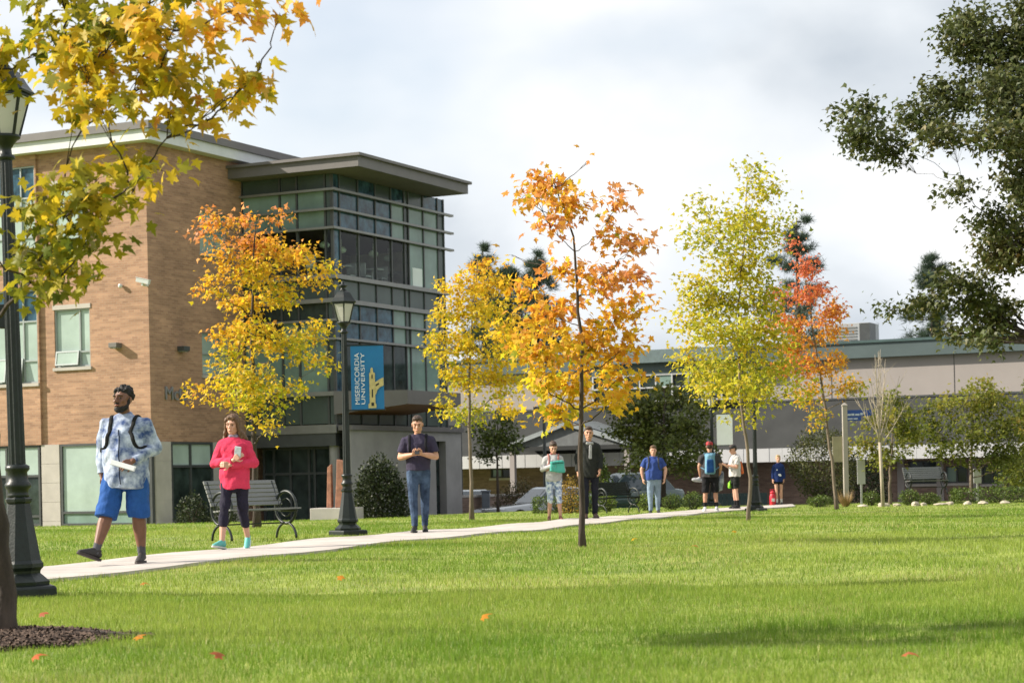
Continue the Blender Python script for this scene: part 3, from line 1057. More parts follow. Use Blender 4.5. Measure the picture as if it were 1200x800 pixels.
# white gabled porch
gx0, gx1 = fh(594, 520, -4)[0], fh(742, 520, -4)[0]
gz0, gz1 = fh(668, 522, -4)[1], fh(668, 496, -4)[1]
xm = (gx0 + gx1) / 2
s = MB()
for xa, xb in ((gx0, xm), (gx1, xm)):
    s.bar((xa, -4.2, gz0), (xb, -4.2, gz1), 0.2, 0.2)
s.build('porch_gable', mk('porch_trim', (0.26, 0.29, 0.30), 0.6), fb)
MB().add([(gx0 + .1, -4.1, gz0), (gx1 - .1, -4.1, gz0), (xm, -4.1, gz1 - .05), (gx0 + .1, -4.0, gz0), (gx1 - .1, -4.0, gz0), (xm, -4.0, gz1 - .05)], [(0, 1, 2), (3, 5, 4)]).build('gable_panel', mk('gable_grey', (0.13, 0.14, 0.145), 0.8), fb)
s = MB()
s.add([(gx0, -4.1, gz0 + 0.15), (xm, -4.1, gz1 + 0.15), (xm, 0, gz1 + 0.15), (gx0, 0, gz0 + 0.15), (gx1, -4.1, gz0 + 0.15), (gx1, 0, gz0 + 0.15)], [(0, 1, 2, 3), (1, 4, 5, 2)])
s.build('porch_roof', mk('porch_roof', (0.16, 0.18, 0.19), 0.7), fb)
MB().box(gx0, gx1, -4.15, -3.9, gz0 - 0.2, gz0).build('porch_beam', M_GREYROOF, fb)
for x in (gx0 + 0.3, gx1 - 0.3):
    MB().box(x - 0.12, x + 0.12, -4.1, -3.86, BG, gz0 - 0.2).build('porch_post', M_BEIGE, fb)

# rooftop unit
hx0, hx1 = fh(966, 388, 2)[0], fh(1019, 388, 2)[0]
hz0, hz1 = fh(990, 399, 2)[1], fh(990, 379, 2)[1]
hv = empty('rooftop_unit', FO + BX * hx0 + BY * 2 + Vector((0, 0, zT)), BROT, 'grey metal air handling unit on the flat roof of the long building', 'air conditioner')
W_, H_ = hx1 - hx0, hz1 - zT
MB().box(0, W_, 0, 1.6, 0, H_).build('casing', mk('galvanised', (0.36, 0.37, 0.38), 0.5, 0.1, 2, metal=0.3), hv, bevel=0.02)
MB().box(W_ * 0.78, W_ + 0.01, -0.015, 1.0, 0.02, H_ - 0.02).build('dark_panel', M_DKFRAME, hv)
for k in range(5):
    MB().box(W_ * 0.06, W_ * 0.72, -0.03, 0.0, H_ * (0.2 + 0.14 * k), H_ * (0.26 + 0.14 * k)).build('louvre', M_LOUV, hv)

# low brown brick garden wall and dark green fence beyond the hedges
a, b = GD(538, 79), GD(640, 84)
gw = empty('garden_wall', (a.x, a.y, -1.1), math.atan2(b.y - a.y, b.x - a.x), 'low brown brick wall between the concrete entrance wall and the car park', 'wall')
Lw = (b - a).length
MB().box(0, Lw, 0, 0.3, -0.4, 1.15).build('brickwork', M_BRICK2, gw)
MB().box(-0.03, Lw + 0.03, -0.04, 0.34, 1.153, 1.24).build('capstone', M_STONE, gw)
a, b = GD(724, 80), GD(900, 82)
fen = empty('green_fence', (a.x, a.y, -1.25), math.atan2(b.y - a.y, b.x - a.x), 'low dark green board fence in front of the brown brick wall', 'fence')
M_GREENF = mk('green_paint', (0.012, 0.035, 0.030), 0.5, 0.2, 4)
Lw = (b - a).length
nb = int(Lw / 0.2)
bm_ = MB().box(0, 0.185, 0, 0.025, 0.05, 1.22).mesh('board')
bm_.materials.append(M_GREENF)
for k in range(nb):
    link('board', bm_, parent=fen, loc=(k * 0.2, 0.002 * (k % 3), 0))
for zz in (0.3, 1.0):
    MB().box(0, Lw, 0.03, 0.08, zz, zz + 0.09).build('rail', M_GREENF, fen)


# ------------------------------------------------------------------ street lamps
M_LGLASS = leaf_mat('lamp_glass', 0.5, 0.2)
_b = M_LGLASS.node_tree.nodes
for nd in _b:
    if nd.type == 'ATTRIBUTE':
        rgbn = M_LGLASS.node_tree.nodes.new('ShaderNodeRGB')
        rgbn.outputs[0].default_value = (0.74, 0.73, 0.69, 1)
        for l in list(nd.outputs['Color'].links):
            M_LGLASS.node_tree.links.new(rgbn.outputs[0], l.to_socket)
        break


def make_lamp():
    root = empty('street_lamp')
    s = MB()
    s.lathe([(0.318, 0.0), (0.318, 0.085), (0.30, 0.10)], 4, ph=math.pi / 4)
    s.build('plinth', M_IRON, root, bevel=0.008)
    s = MB()
    s.lathe([(0.205, 0.098), (0.21, 0.13), (0.17, 0.165), (0.142, 0.19), (0.145, 0.21), (0.168, 0.235), (0.168, 0.262), (0.150, 0.285), (0.128, 0.42), (0.098, 0.60), (0.083, 0.70), (0.098, 0.715), (0.100, 0.735), (0.082, 0.75)], 8, ph=math.pi / 8)
    s.build('base', M_IRON, root)
    s = MB()
    s.lathe([(0.082, 0.748), (0.074, 0.77), (0.074, 0.80), (0.094, 0.82), (0.096, 0.845), (0.076, 0.865), (0.070, 0.93), (0.088, 0.95), (0.088, 0.975), (0.064, 0.99)], 20)
    s.build('collar', M_IRON, root, smooth=True)
    vs_, fs_ = [], []
    zz = [0.985, 1.6, 2.4, 3.22]
    rr_ = [0.062, 0.058, 0.052, 0.045]
    n = 24
    for z, r in zip(zz, rr_):
        for k in range(n):
            c = 2 * math.pi * k / n
            q_ = r * (1.0 if k % 2 else 0.88)
            vs_.append((q_ * math.cos(c), q_ * math.sin(c), z))
    for i in range(3):
        for k in range(n):
            fs_.append((i * n + k, i * n + (k + 1) % n, (i + 1) * n + (k + 1) % n, (i + 1) * n + k))
    MB().add(vs_, fs_).build('pole', M_IRON, root)
    s = MB()
    s.lathe([(0.046, 3.215), (0.066, 3.225), (0.066, 3.245), (0.046, 3.26), (0.042, 3.30), (0.06, 3.33), (0.085, 3.36), (0.108, 3.375), (0.112, 3.392), (0.10, 3.40)], 20)
    s.build('fitter', M_IRON, root, smooth=True)
    n = 6
    lan = MB()
    for k in range(n):
        c = 2 * math.pi * k / n
        lan.bar((0.102 * math.cos(c), 0.102 * math.sin(c), 3.39), (0.188 * math.cos(c), 0.188 * math.sin(c), 3.695), 0.017, 0.017)
    lan.lathe([(0.185, 3.675), (0.20, 3.68), (0.20, 3.695), (0.185, 3.70)], n)
    L_ = lan.build('lantern', M_IRON, root)
    for k in range(n):
        c0, c1 = 2 * math.pi * (k + 0.07) / n, 2 * math.pi * (k + 0.93) / n
        r0, r1 = 0.096, 0.180
        MB().add([(r0 * math.cos(c0), r0 * math.sin(c0), 3.395), (r0 * math.cos(c1), r0 * math.sin(c1), 3.395), (r1 * math.cos(c1), r1 * math.sin(c1), 3.68), (r1 * math.cos(c0), r1 * math.sin(c0), 3.68)], [(0, 1, 2, 3)]).build('glass_pane', M_LGLASS, L_)
    MB().lathe([(0.03, 3.40), (0.055, 3.45), (0.05, 3.55), (0.02, 3.60)], 12).build('bulb_cover', M_BLIND, L_, smooth=True)
    s = MB()
    s.lathe([(0.222, 3.698), (0.226, 3.712), (0.205, 3.735), (0.175, 3.775), (0.148, 3.82), (0.118, 3.862), (0.082, 3.885), (0.06, 3.90)], 6)
    s.build('lantern_roof', M_IRON, root)
    s = MB()
    s.lathe([(0.06, 3.898), (0.046, 3.915), (0.032, 3.935), (0.062, 3.962), (0.074, 3.975), (0.045, 3.99), (0.022, 4.005), (0.03, 4.02), (0.012, 4.04), (0.004, 4.055)], 14)
    s.build('finial', M_IRON, root, smooth=True)
    return root


lamp = make_lamp()
LP = [(GD(26, 14.9), 'dark iron street lamp behind the leaning trunk, its lantern among yellow leaves'),
      (GD(408, 31.6), 'dark iron street lamp carrying the blue banner'),
      (GD(886, 53.5), 'dark iron street lamp behind the thin trunk of the yellow-green maple'),
      (GD(836, 67), 'distant dark lamp post carrying a plain white banner')]
lamps = []
for i, (p, lb) in enumerate(LP):
    o = lamp if i == 0 else copy_tree(lamp)
    o.location = p - Vector((0, 0, 0.01))
    o.rotation_euler.z = 0.35 + i * 0.3
    tag(o, lb, 'street lamp', 'street lamps along the walk')
    lamps.append(o)
lamps[0].rotation_euler.y = R(-0.9)
lamps[0].scale = (1.02, 1.02, 1.02)
# receptacle and bracket on the first lamp
p = P(18, 372, 15.0)
pb = MB().box(-0.05, 0.02, -0.03, 0.03, -0.09, 0.09)
pb.box(-0.08, -0.05, -0.02, 0.02, 0.02, 0.07)
q_ = pb.build('outlet_box', M_IRON, lamps[0], bevel=0.006)
q_.matrix_parent_inverse = Matrix()
bpy.context.view_layer.update()
q_.matrix_world = Matrix.Translation(Vector((LP[0][0].x - 0.075, LP[0][0].y - 0.01, p.z)))

# ------------------------------------------------------------------ banners
M_BLUEB = mk('banner_blue', (0.010, 0.155, 0.36), 0.7, 0.08, 3, 0.15, 8)
M_GOLD = mk('banner_gold', (0.50, 0.42, 0.17), 0.7, 0.15, 20)
M_WHITET = mk('banner_white', (0.72, 0.74, 0.74), 0.7, 0.05, 4)


def cloth_sheet(w, h, amp, seed, thick=0.004):
    nx2, nz2 = 10, 18
    vs_, fs_ = [], []
    for side_ in (0, 1):
        for j in range(nz2 + 1):
            for i in range(nx2 + 1):
                x, z = w * i / nx2, -h * j / nz2
                y = amp * math.sin(3.0 * x / w + seed) * math.sin(math.pi * j / nz2) + amp * 0.4 * math.sin(9 * z / h + 4 * x)
                vs_.append((x, y + (thick if side_ else 0), z))
    st = (nx2 + 1) * (nz2 + 1)
    for j in range(nz2):
        for i in range(nx2):
            a = j * (nx2 + 1) + i
            fs_.append((a, a + nx2 + 1, a + nx2 + 2, a + 1))
            fs_.append((st + a, st + a + 1, st + a + nx2 + 2, st + a + nx2 + 1))
    return MB().add(vs_, fs_)


bp_ = P(410.5, 405.5, 31.6)
bann = empty('banner', bp_, R(-4), 'blue banner with white upright lettering and a gold tower emblem, hung on the lamp', 'banner')
BW, BH = 0.525, 1.01
cloth_sheet(BW, BH, 0.008, 0.5).build('cloth', M_BLUEB, bann, smooth=True)
s = MB().tube([(-0.06, 0.0, 0.012), (BW + 0.02, 0.0, 0.012)], 0.012, 8)
s.build('rod', M_IRON, bann)
s = MB().tube([(-0.06, 0.0, -BH - 0.008), (BW + 0.02, 0.0, -BH - 0.008)], 0.012, 8)
s.build('rod', M_IRON, bann)


def vtext(body, x0, x1, z0, z1, name):
    me_ = text_mesh(body, 1.0, 0.0)
    co = np.empty(len(me_.vertices) * 3)
    me_.vertices.foreach_get('co', co)
    co = co.reshape(-1, 3)
    mn, mx_ = co.min(0), co.max(0)
    t_ = (co - mn) / np.maximum(mx_ - mn, 1e-6)
    out = np.stack([x1 - (x1 - x0) * t_[:, 1], np.full(len(co), -0.018), z0 + (z1 - z0) * t_[:, 0]], -1)
    me_.vertices.foreach_set('co', out.ravel())
    me_.update()
    return link(name, me_, M_WHITET, bann)


zn = lambda py: -(py - 100) / 655 * BH
xn = lambda px_: (px_ - 95) / 340 * BW
vtext('MISERICORDIA', xn(136), xn(184), zn(700), zn(172), 'lettering')
vtext('UNIVERSITY', xn(200), xn(240), zn(700), zn(172), 'lettering')


def emblem(pts, mat_, yy, name):
    MB().add([(xn(a), yy, zn(b)) for a, b in pts], [tuple(range(len(pts)))]).build(name, mat_, bann)


emblem([(272, 742), (354, 742), (354, 702), (345, 690), (345, 382), (327, 375), (325, 338), (314, 322), (300, 338), (298, 375), (286, 382), (286, 690), (272, 702)], M_GOLD, -0.018, 'emblem')
emblem([(346, 476), (390, 448), (433, 428), (433, 512), (398, 526), (368, 556), (352, 602), (346, 602)], M_GOLD, -0.018, 'emblem')
for q4 in ([(309, 550), (322, 550), (322, 632), (309, 632)], [(309, 400), (322, 400), (322, 440), (309, 440)], [(303, 685), (330, 685), (330, 720), (303, 720)], [(352, 500), (385, 482), (385, 500), (352, 520)]):
    emblem(q4, M_IRON, -0.0205, 'emblem_detail')

bp2 = P(839.5, 485.5, 67)
bw2 = empty('banner', bp2, R(-4), 'plain white banner on the distant lamp post beside the red cap', 'banner')
cloth_sheet(0.53, 1.03, 0.01, 1.5).build('cloth', mk('white_cloth', (0.86, 0.88, 0.90), 0.8, 0.03), bw2, smooth=True)
MB().tube([(-0.08, 0.0, 0.012), (0.54, 0.0, 0.012)], 0.012, 8).build('rod', M_IRON, bw2)
MB().tube([(-0.08, 0.0, -1.04), (0.54, 0.0, -1.04)], 0.012, 8).build('rod', M_IRON, bw2)

# ------------------------------------------------------------------ benches
M_SLAT = mk('bench_slat', (0.17, 0.175, 0.17), 0.55, 0.12, 6, stretch=(1, 8, 8))


def arc(cx, cz, r, a0, a1, n=18):
    return [(0, cx + r * math.cos(a0 + (a1 - a0) * k / n), cz + r * math.sin(a0 + (a1 - a0) * k / n)) for k in range(n + 1)]


def make_bench(L=1.3, slat=None):
    """seat faces -Y, length along X; end frames are rings standing on arched legs"""
    root = empty('bench')
    for sx in (-L / 2 + 0.06, L / 2 - 0.06):
        s = MB()
        sh = lambda pts: [(sx, y, z) for _, y, z in pts]
        s.tube(sh(arc(0.0, 0.47, 0.235, 0, 2 * math.pi, 28)), 0.022, 8, cap=False)
        e_ = s.build('end_ring', M_IRON2, root, smooth=True)
        MB().tube(sh(arc(0.0, 0.47, 0.13, 0, 2 * math.pi, 22)), 0.009, 6, cap=False).build('inner_ring', M_IRON2, e_, smooth=True)
        MB().tube(sh(arc(0.0, 0.02, 0.225, 0, math.pi, 18)), 0.019, 8).build('leg', M_IRON2, root, smooth=True)
        MB().tube([(sx, 0.13, 0.44), (sx, 0.22, 0.62), (sx, 0.33, 0.86)], 0.016, 8).build('back_bracket', M_IRON2, root, smooth=True)
        MB().tube([(sx, -0.26, 0.43), (sx, 0.16, 0.42)], 0.016, 8).build('seat_bracket', M_IRON2, root, smooth=True)
    sl = MB().box(-L / 2, L / 2, -0.028, 0.028, -0.011, 0.011).mesh('seat_slat')
    sl.materials.append(slat or M_SLAT)
    for k in range(6):
        link('seat_slat', sl, parent=root, loc=(0, -0.25 + k * 0.068, 0.458 - 0.004 * k))
    for k in range(6):
        o_ = link('back_slat', sl, parent=root, loc=(0, 0.175 + k * 0.030, 0.535 + k * 0.062))
        o_.rotation_euler.x = R(64)
    MB().tube([(-L / 2, 0.02, 0.06 + 0.185), (L / 2, 0.02, 0.06 + 0.185)], 0.011, 6).build('stretcher', M_IRON2, root)
    return root


bench = make_bench()
pb_ = G(296, 634)
bench.location = pb_ + Vector((0, 0.25, 0))
bench.rotation_euler.z = R(46)
tag(bench, 'grey slatted bench with round iron ends behind the woman in pink', 'bench', 'benches on the lawn')
b2 = make_bench(1.3, mk('dark_slat', (0.022, 0.026, 0.022), 0.9, spec=0.1))
b2.location = GD(724, 55)
b2.rotation_euler.z = R(38)
tag(b2, 'dark bench on the grass beside the man in the dark jacket', 'bench', 'benches on the lawn')
b3 = copy_tree(bench)
b3.location = GD(1086, 68)
b3.location.z += 0.22
b3.rotation_euler.z = R(12)
b3.scale = (1.1, 1.1, 1.1)
tag(b3, 'grey bench under the small trees behind the low hedges', 'bench', 'benches on the lawn')

# ------------------------------------------------------------------ sculpture on its plinth
p = GD(395, 61)
sc_o = empty('sculpture', p, R(-12), 'tall split rust-brown slab sculpture on a low concrete plinth', 'sculpture')
M_RUST = mk('rusty_steel', (0.26, 0.115, 0.07), 0.8, 0.35, 5, 0.3, 20)
MB().box(-0.72, 0.72, -0.45, 0.45, -0.3, 0.38).build('plinth', M_CONC, sc_o, bevel=0.02)
s = MB()
s.add([(-0.30, -0.10, 0.38), (-0.13, -0.12, 0.38), (-0.13, 0.12, 0.38), (-0.30, 0.1, 0.38), (-0.26, -0.07, 1.62), (-0.13, -0.08, 1.72), (-0.13, 0.08, 1.72), (-0.26, 0.07, 1.62)],
      [(0, 3, 2, 1), (4, 5, 6, 7), (0, 1, 5, 4), (1, 2, 6, 5), (2, 3, 7, 6), (3, 0, 4, 7)])
s.build('narrow_slab', M_RUST, sc_o, bevel=0.02)
s = MB()
s.add([(0.0, -0.2, 0.38), (0.46, -0.22, 0.38), (0.46, 0.18, 0.38), (0.0, 0.2, 0.38), (0.04, -0.16, 1.2), (0.42, -0.18, 1.2), (0.42, 0.16, 1.2), (0.04, 0.16, 1.2), (0.05, -0.1, 1.86), (0.34, -0.12, 1.80), (0.34, 0.12, 1.80), (0.05, 0.1, 1.86)],
      [(0, 3, 2, 1), (8, 9, 10, 11), (0, 1, 5, 4), (1, 2, 6, 5), (2, 3, 7, 6), (3, 0, 4, 7), (4, 5, 9, 8), (5, 6, 10, 9), (6, 7, 11, 10), (7, 4, 8, 11)])
s.build('wide_slab', M_RUST, sc_o, bevel=0.025)

# ------------------------------------------------------------------ cars
M_TYRE = mk('tyre', (0.02, 0.02, 0.02), 0.9)
M_CARGL = glass_mat('car_glass', (0.05, 0.07, 0.085), spec=0.9)
M_RIM = mk('rim', (0.4, 0.4, 0.41), 0.35, metal=0.7)
M_LIGHT = mk('headlight', (0.7, 0.72, 0.74), 0.15, 0.05, coat=1.0)
M_RED = mk('tail_light', (0.35, 0.01, 0.01), 0.2, coat=1.0)


def make_car(name, label, loc, rz, paint, Lc=4.5, Wc=1.78, Hc=1.46):
    root = empty(name, loc, rz, label, 'car', 'cars in the parking area')
    mp_ = mk('car_paint', paint, 0.3, 0.04, 2, coat=1.0)
    hw = Wc / 2
    # lower body lofted from cross sections along its length (front at -Y)
    sec = [(-0.50, 0.72, 0.36, 0.56), (-0.485, 0.90, 0.28, 0.66), (-0.42, 0.97, 0.22, 0.72), (-0.22, 1.0, 0.20, 0.82), (-0.10, 1.0, 0.20, 0.88), (0.25, 1.0, 0.20, 0.92), (0.40, 0.99, 0.22, 0.93), (0.475, 0.95, 0.27, 0.90), (0.50, 0.82, 0.36, 0.80)]
    vs_, fs_ = [], []
    for t_, w_, z0_, z1_ in sec:
        y = t_ * Lc
        z0_, z1_ = z0_ * Hc / 1.46, z1_ * Hc / 1.46
        w_ *= hw
        for x, z in ((-w_ * .9, z0_), (-w_, z0_ + 0.1), (-w_, (z0_ + z1_) / 2 + .06), (-w_ * .93, z1_ - .05), (-w_ * .82, z1_), (w_ * .82, z1_), (w_ * .93, z1_ - .05), (w_, (z0_ + z1_) / 2 + .06), (w_, z0_ + 0.1), (w_ * .9, z0_)):
            vs_.append((x, y, z))
    k_ = 10
    for i in range(len(sec) - 1):
        for j in range(k_):
            fs_.append((i * k_ + j, (i + 1) * k_ + j, (i + 1) * k_ + (j + 1) % k_, i * k_ + (j + 1) % k_))
    fs_ += [tuple(range(k_)), tuple((len(sec) - 1) * k_ + j for j in range(k_ - 1, -1, -1))]
    MB().add(vs_, fs_).build('body', mp_, root, smooth=True)
    zb, zt = 0.86 * Hc / 1.46, Hc
    yb = [-0.17 * Lc, 0.42 * Lc]
    yt = [-0.02 * Lc, 0.30 * Lc]
    wb, wt = hw * 0.90, hw * 0.70
    c_ = [(-wb, yb[0], zb), (wb, yb[0], zb), (wb, yb[1], zb), (-wb, yb[1], zb), (-wt, yt[0], zt - .05), (wt, yt[0], zt - .05), (wt, yt[1], zt - .05), (-wt, yt[1], zt - .05), (-wt * .8, yt[0] + .15, zt), (wt * .8, yt[0] + .15, zt), (wt * .8, yt[1] - .15, zt), (-wt * .8, yt[1] - .15, zt)]
    MB().add(c_, [(0, 1, 5, 4), (1, 2, 6, 5), (2, 3, 7, 6), (3, 0, 4, 7), (4, 5, 9, 8), (5, 6, 10, 9), (6, 7, 11, 10), (7, 4, 8, 11), (8, 9, 10, 11)]).build('cabin', mp_, root, bevel=0.03)

    def quad(a, b, c, d, name_, mat_, inset=0.08, out=0.012):
        a, b, c, d = map(Vector, (a, b, c, d))
        ce = (a + b + c + d) / 4
        nn = (b - a).cross(d - a).normalized() * out
        pts = [p_.lerp(ce, inset) + nn for p_ in (a, b, c, d)]
        MB().add(pts, [(0, 1, 2, 3)]).build(name_, mat_, root)
    v_ = [Vector(x) for x in c_]
    quad(v_[0], v_[1], v_[5], v_[4], 'windscreen', M_CARGL)
    quad(v_[2], v_[3], v_[7], v_[6], 'rear_window', M_CARGL)
    for sgn in (0, 1):
        A, B, D, E = (v_[1], v_[2], v_[6], v_[5]) if sgn else (v_[3], v_[0], v_[4], v_[7])
        for t0, t1 in ((0.02, 0.48), (0.52, 0.98)):
            quad(A.lerp(B, t0), A.lerp(B, t1), E.lerp(D, t1), E.lerp(D, t0), 'side_window', M_CARGL, 0.10)
    for sx in (-1, 1):
        for yy in (-0.31 * Lc, 0.30 * Lc):
            tm_ = MB().lathe([(0.20, -0.1), (0.30, -0.1), (0.325, -0.07), (0.325, 0.07), (0.30, 0.1), (0.20, 0.1)], 20)
            w_ = tm_.build('wheel', M_TYRE, root, smooth=False)
            w_.location = (sx * (hw - 0.09), yy, 0.325)
            w_.rotation_euler.y = R(90)
            MB().lathe([(0.02, -0.09), (0.20, -0.085), (0.20, 0.085), (0.02, 0.09)], 16).build('rim', M_RIM, w_)
        MB().box(sx * hw * 0.72 - 0.17, sx * hw * 0.72 + 0.17, -Lc * 0.492, -Lc * 0.44, 0.56, 0.68).build('headlight', M_LIGHT, root, bevel=0.02)
        MB().box(sx * hw * 0.78 - 0.13, sx * hw * 0.78 + 0.13, Lc * 0.46, Lc * 0.492, 0.66, 0.82).build('tail_light', M_RED, root, bevel=0.02)
        MB().box(sx * (hw + 0.02) - 0.09, sx * (hw + 0.02) + 0.09, -Lc * 0.12, -Lc * 0.08, 0.90 * Hc / 1.46, 1.02 * Hc / 1.46).build('mirror', mp_, root, bevel=0.02)
    MB().box(-hw * .5, hw * .5, -Lc * 0.502, -Lc * 0.488, 0.42, 0.56).build('grille', M_TYRE, root)
    return root


make_car('parked_car', 'white car parked beside the concrete entrance wall', GD(556, 82), R(6), (0.50, 0.53, 0.55))
make_car('parked_car', 'silver car parked behind the clipped hedge and the woman with the teal bag', GD(635, 77), R(-62), (0.40, 0.42, 0.44))
make_car('parked_car', 'dark green car parked behind the dark bench', GD(728, 74), R(-70), (0.025, 0.065, 0.052), 4.6, 1.85, 1.72)

# parking area light
p = GD(640, 80)
pl = empty('parking_light', p, 0, 'slim dark square-headed light pole in front of the grey roof', 'lamp post')
hp = P(637, 482, 80).z - p.z
MB().tube([(0, 0, -0.1), (0, 0, hp)], [0.09, 0.06], 10).build('pole', M_DKFRAME, pl)
MB().box(-0.42, 0.42, -0.2, 0.2, hp, hp + 0.2).build('lamp_head', M_DKFRAME, pl, bevel=0.02)
p = GD(570, 80)
bo = empty('bollard', p, 0, 'blue-grey square bollard between the two pale cars', 'bollard')
MB().box(-0.16, 0.16, -0.16, 0.16, -0.3, 1.35).build('shaft', mk('bluegrey', (0.16, 0.18, 0.21), 0.7), bo, bevel=0.03)
MB().box(-0.2, 0.2, -0.2, 0.2, 1.352, 1.43).build('cap', mk('bluegrey_cap', (0.2, 0.22, 0.25), 0.7), bo, bevel=0.02)

# ------------------------------------------------------------------ signs by the planting bed
M_CREAM = mk('cream_post', (0.33, 0.30, 0.26), 0.7, 0.08, 3)
M_SIGNBLUE = mk('sign_blue', (0.012, 0.055, 0.26), 0.5, 0.1, 4)
p = GD(992, 62)
sp_ = empty('sign_post', p, 0, 'cream post with a blue direction sign and a tan side panel', 'sign')
ph_ = P(988, 476, 62).z - p.z
s = MB().box(-0.075, 0.075, -0.075, 0.075, -0.3, ph_)
s.build('post', M_CREAM, sp_, bevel=0.01)
MB().lathe([(0.12, ph_ + 0.001), (0.12, ph_ + 0.04), (0.02, ph_ + 0.11)], 4, ph=math.pi / 4).build('post_cap', M_CREAM, sp_)
dz = lambda v: P(988, v, 62).z - p.z
dxs = lambda u: P(u, 490, 62).x - p.x
sg = MB().box(dxs(990), dxs(1022), -0.03, 0.03, dz(487.5), dz(480.5)).build('sign_board', M_SIGNBLUE, sp_)
sg2 = MB().box(dxs(990), dxs(1009), -0.03, 0.03, dz(493), dz(487.7)).build('sign_board', M_SIGNBLUE, sp_)
M_SCRIBE = mk('sign_lettering', (0.45, 0.50, 0.60), 0.6, 0.05)
s = MB()
for k, (ua, ub, va, vb) in enumerate(((993, 997, 485, 487), (997.5, 1001, 484.6, 487), (1002, 1007, 485, 487), (1008, 1011, 484, 486.6), (1012, 1014, 483, 486), (993, 999, 490, 491.4), (1000, 1005, 490, 491.4))):
    s.box(dxs(ua), dxs(ub), -0.036, -0.031, dz(vb), dz(va))
s.build('sign_lettering', M_SCRIBE, sp_)
MB().box(dxs(975), dxs(986.5), -0.02, 0.02, dz(541), dz(511)).build('side_panel', mk('tan_panel', (0.30, 0.27, 0.17), 0.8, 0.1), sp_)


def small_sign(u, va, vb, d, label):
    p_ = GD(u, d)
    r_ = empty('small_sign', p_, 0, label, 'sign', 'small white signs')
    z1, z0 = P(u, va, d).z - p_.z, P(u, vb, d).z - p_.z
    MB().box(-0.13, 0.13, -0.012, 0.012, z0, z1).build('sign_board', M_WHITEP, r_, bevel=0.006)
    MB().box(-0.03, 0.03, 0.013, 0.045, -0.2, z1 - 0.05).build('post', M_WHITEP, r_)


small_sign(1010, 538, 567, 64, 'small blank white sign on a stake beside the cream post')
small_sign(1146, 549, 566, 66, 'small blank white sign beside the trunk of the spreading green tree')


# ------------------------------------------------------------------ foliage
_half = [(.15, -.09), (.34, -.07), (.25, .07), (.24, .15), (.43, .21), (.60, .42), (.41, .42), (.31, .51), (.20, .45), (.23, .63), (.14, .72), (.08, .86)]
_out = [(0, 0)] + _half + [(0, 1.06)] + [(-x, y) for x, y in _half[::-1]]
MAPLE = np.array([(0, .33, .04)] + [(x, y, 0.10 * abs(x) - 0.26 * (x * x + (y - .33) ** 2)) for x, y in _out])
MAPLE_F = np.array([(0, k, k + 1) for k in range(1, len(_out))] + [(0, len(_out), 1)])
STAR = np.array([(0, 0, 0), (.46, .22, -.08), (.16, .5, .02), (0, 1, -.08), (-.16, .5, .02), (-.46, .22, -.08)])
STAR_F = np.array([(0, 1, 2), (0, 2, 4), (2, 3, 4), (0, 4, 5)])
OVAL = np.array([(0, 0, 0), (.3, .45, -.03), (0, 1, -.05), (-.3, .45, -.03)])
OVAL_F = np.array([(0, 1, 2), (0, 2, 3)])
NEED = np.array([(-.02, 0, 0), (.02, 0, 0), (0, 1, 0), (-.02, 0, 0), (.02, 0, .02), (.38, .86, .1), (.02, 0, 0), (-.02, 0, .02), (-.38, .86, .1), (0, -.02, 0), (0, .02, .02), (.1, .85, .36), (0, .0, 0), (.03, .02, 0), (-.15, .85, -.33)])
NEED_F = np.arange(15).reshape(5, 3)


def unit(a):
    return a / np.maximum(np.linalg.norm(a, axis=-1, keepdims=True), 1e-9)


def leaf_frames(pos, ctr, rs, droop=0.45, rnd=0.7):
    n = len(pos)
    out = pos - ctr
    out[:, 2] *= 0.3
    out = unit(out)
    tip = unit(out * 0.6 + np.array([0, 0, -droop]) + rs.normal(0, rnd, (n, 3)))
    nor = out * 0.35 + np.array([0, 0, 0.75]) + rs.normal(0, 0.55, (n, 3))
    nor = unit(nor - tip * (nor * tip).sum(-1, keepdims=True))
    sid = np.cross(tip, nor)
    return np.stack([sid, tip, nor], -1)          # columns


def leaf_arrays(tv, tf, pos, frm, size):
    v = np.einsum('nij,kj->nki', frm, tv) * size[:, None, None] + pos[:, None, :]
    f = tf[None] + (np.arange(len(pos)) * len(tv))[:, None, None]
    return v.reshape(-1, 3), f.reshape(-1, tf.shape[1])


def leaf_object(name, parent, pos, frm, size, cols, tv, tf, mat_, kind=None):
    v, f = leaf_arrays(tv, tf, pos, frm, size)
    o_ = link(name, np_mesh(name, v, f, np.repeat(cols, len(tf), 0)), mat_, parent)
    if kind: o_['kind'] = kind
    return o_


def pick(pal, t, rs, jit=0.16):
    """colours along a list of stops, t in 0..1"""
    pal = np.array(pal, float)
    t = np.clip(t, 0, 0.999) * (len(pal) - 1)
    i = t.astype(int)
    c = pal[i] * (1 - (t - i))[:, None] + pal[i + 1] * (t - i)[:, None]
    return np.clip(c * rs.uniform(1 - jit * 1.6, 1 + jit, (len(t), 1)) * rs.normal(1, 0.05, (len(t), 3)), 0.005, 0.9)


def curve(p, q_, sag, n=6):
    p, q_ = Vector(p), Vector(q_)
    mid = p.lerp(q_, 0.5) + Vector((0, 0, sag))
    return [p * (1 - t) ** 2 + mid * 2 * t * (1 - t) + q_ * t * t for t in [k / n for k in range(n + 1)]]


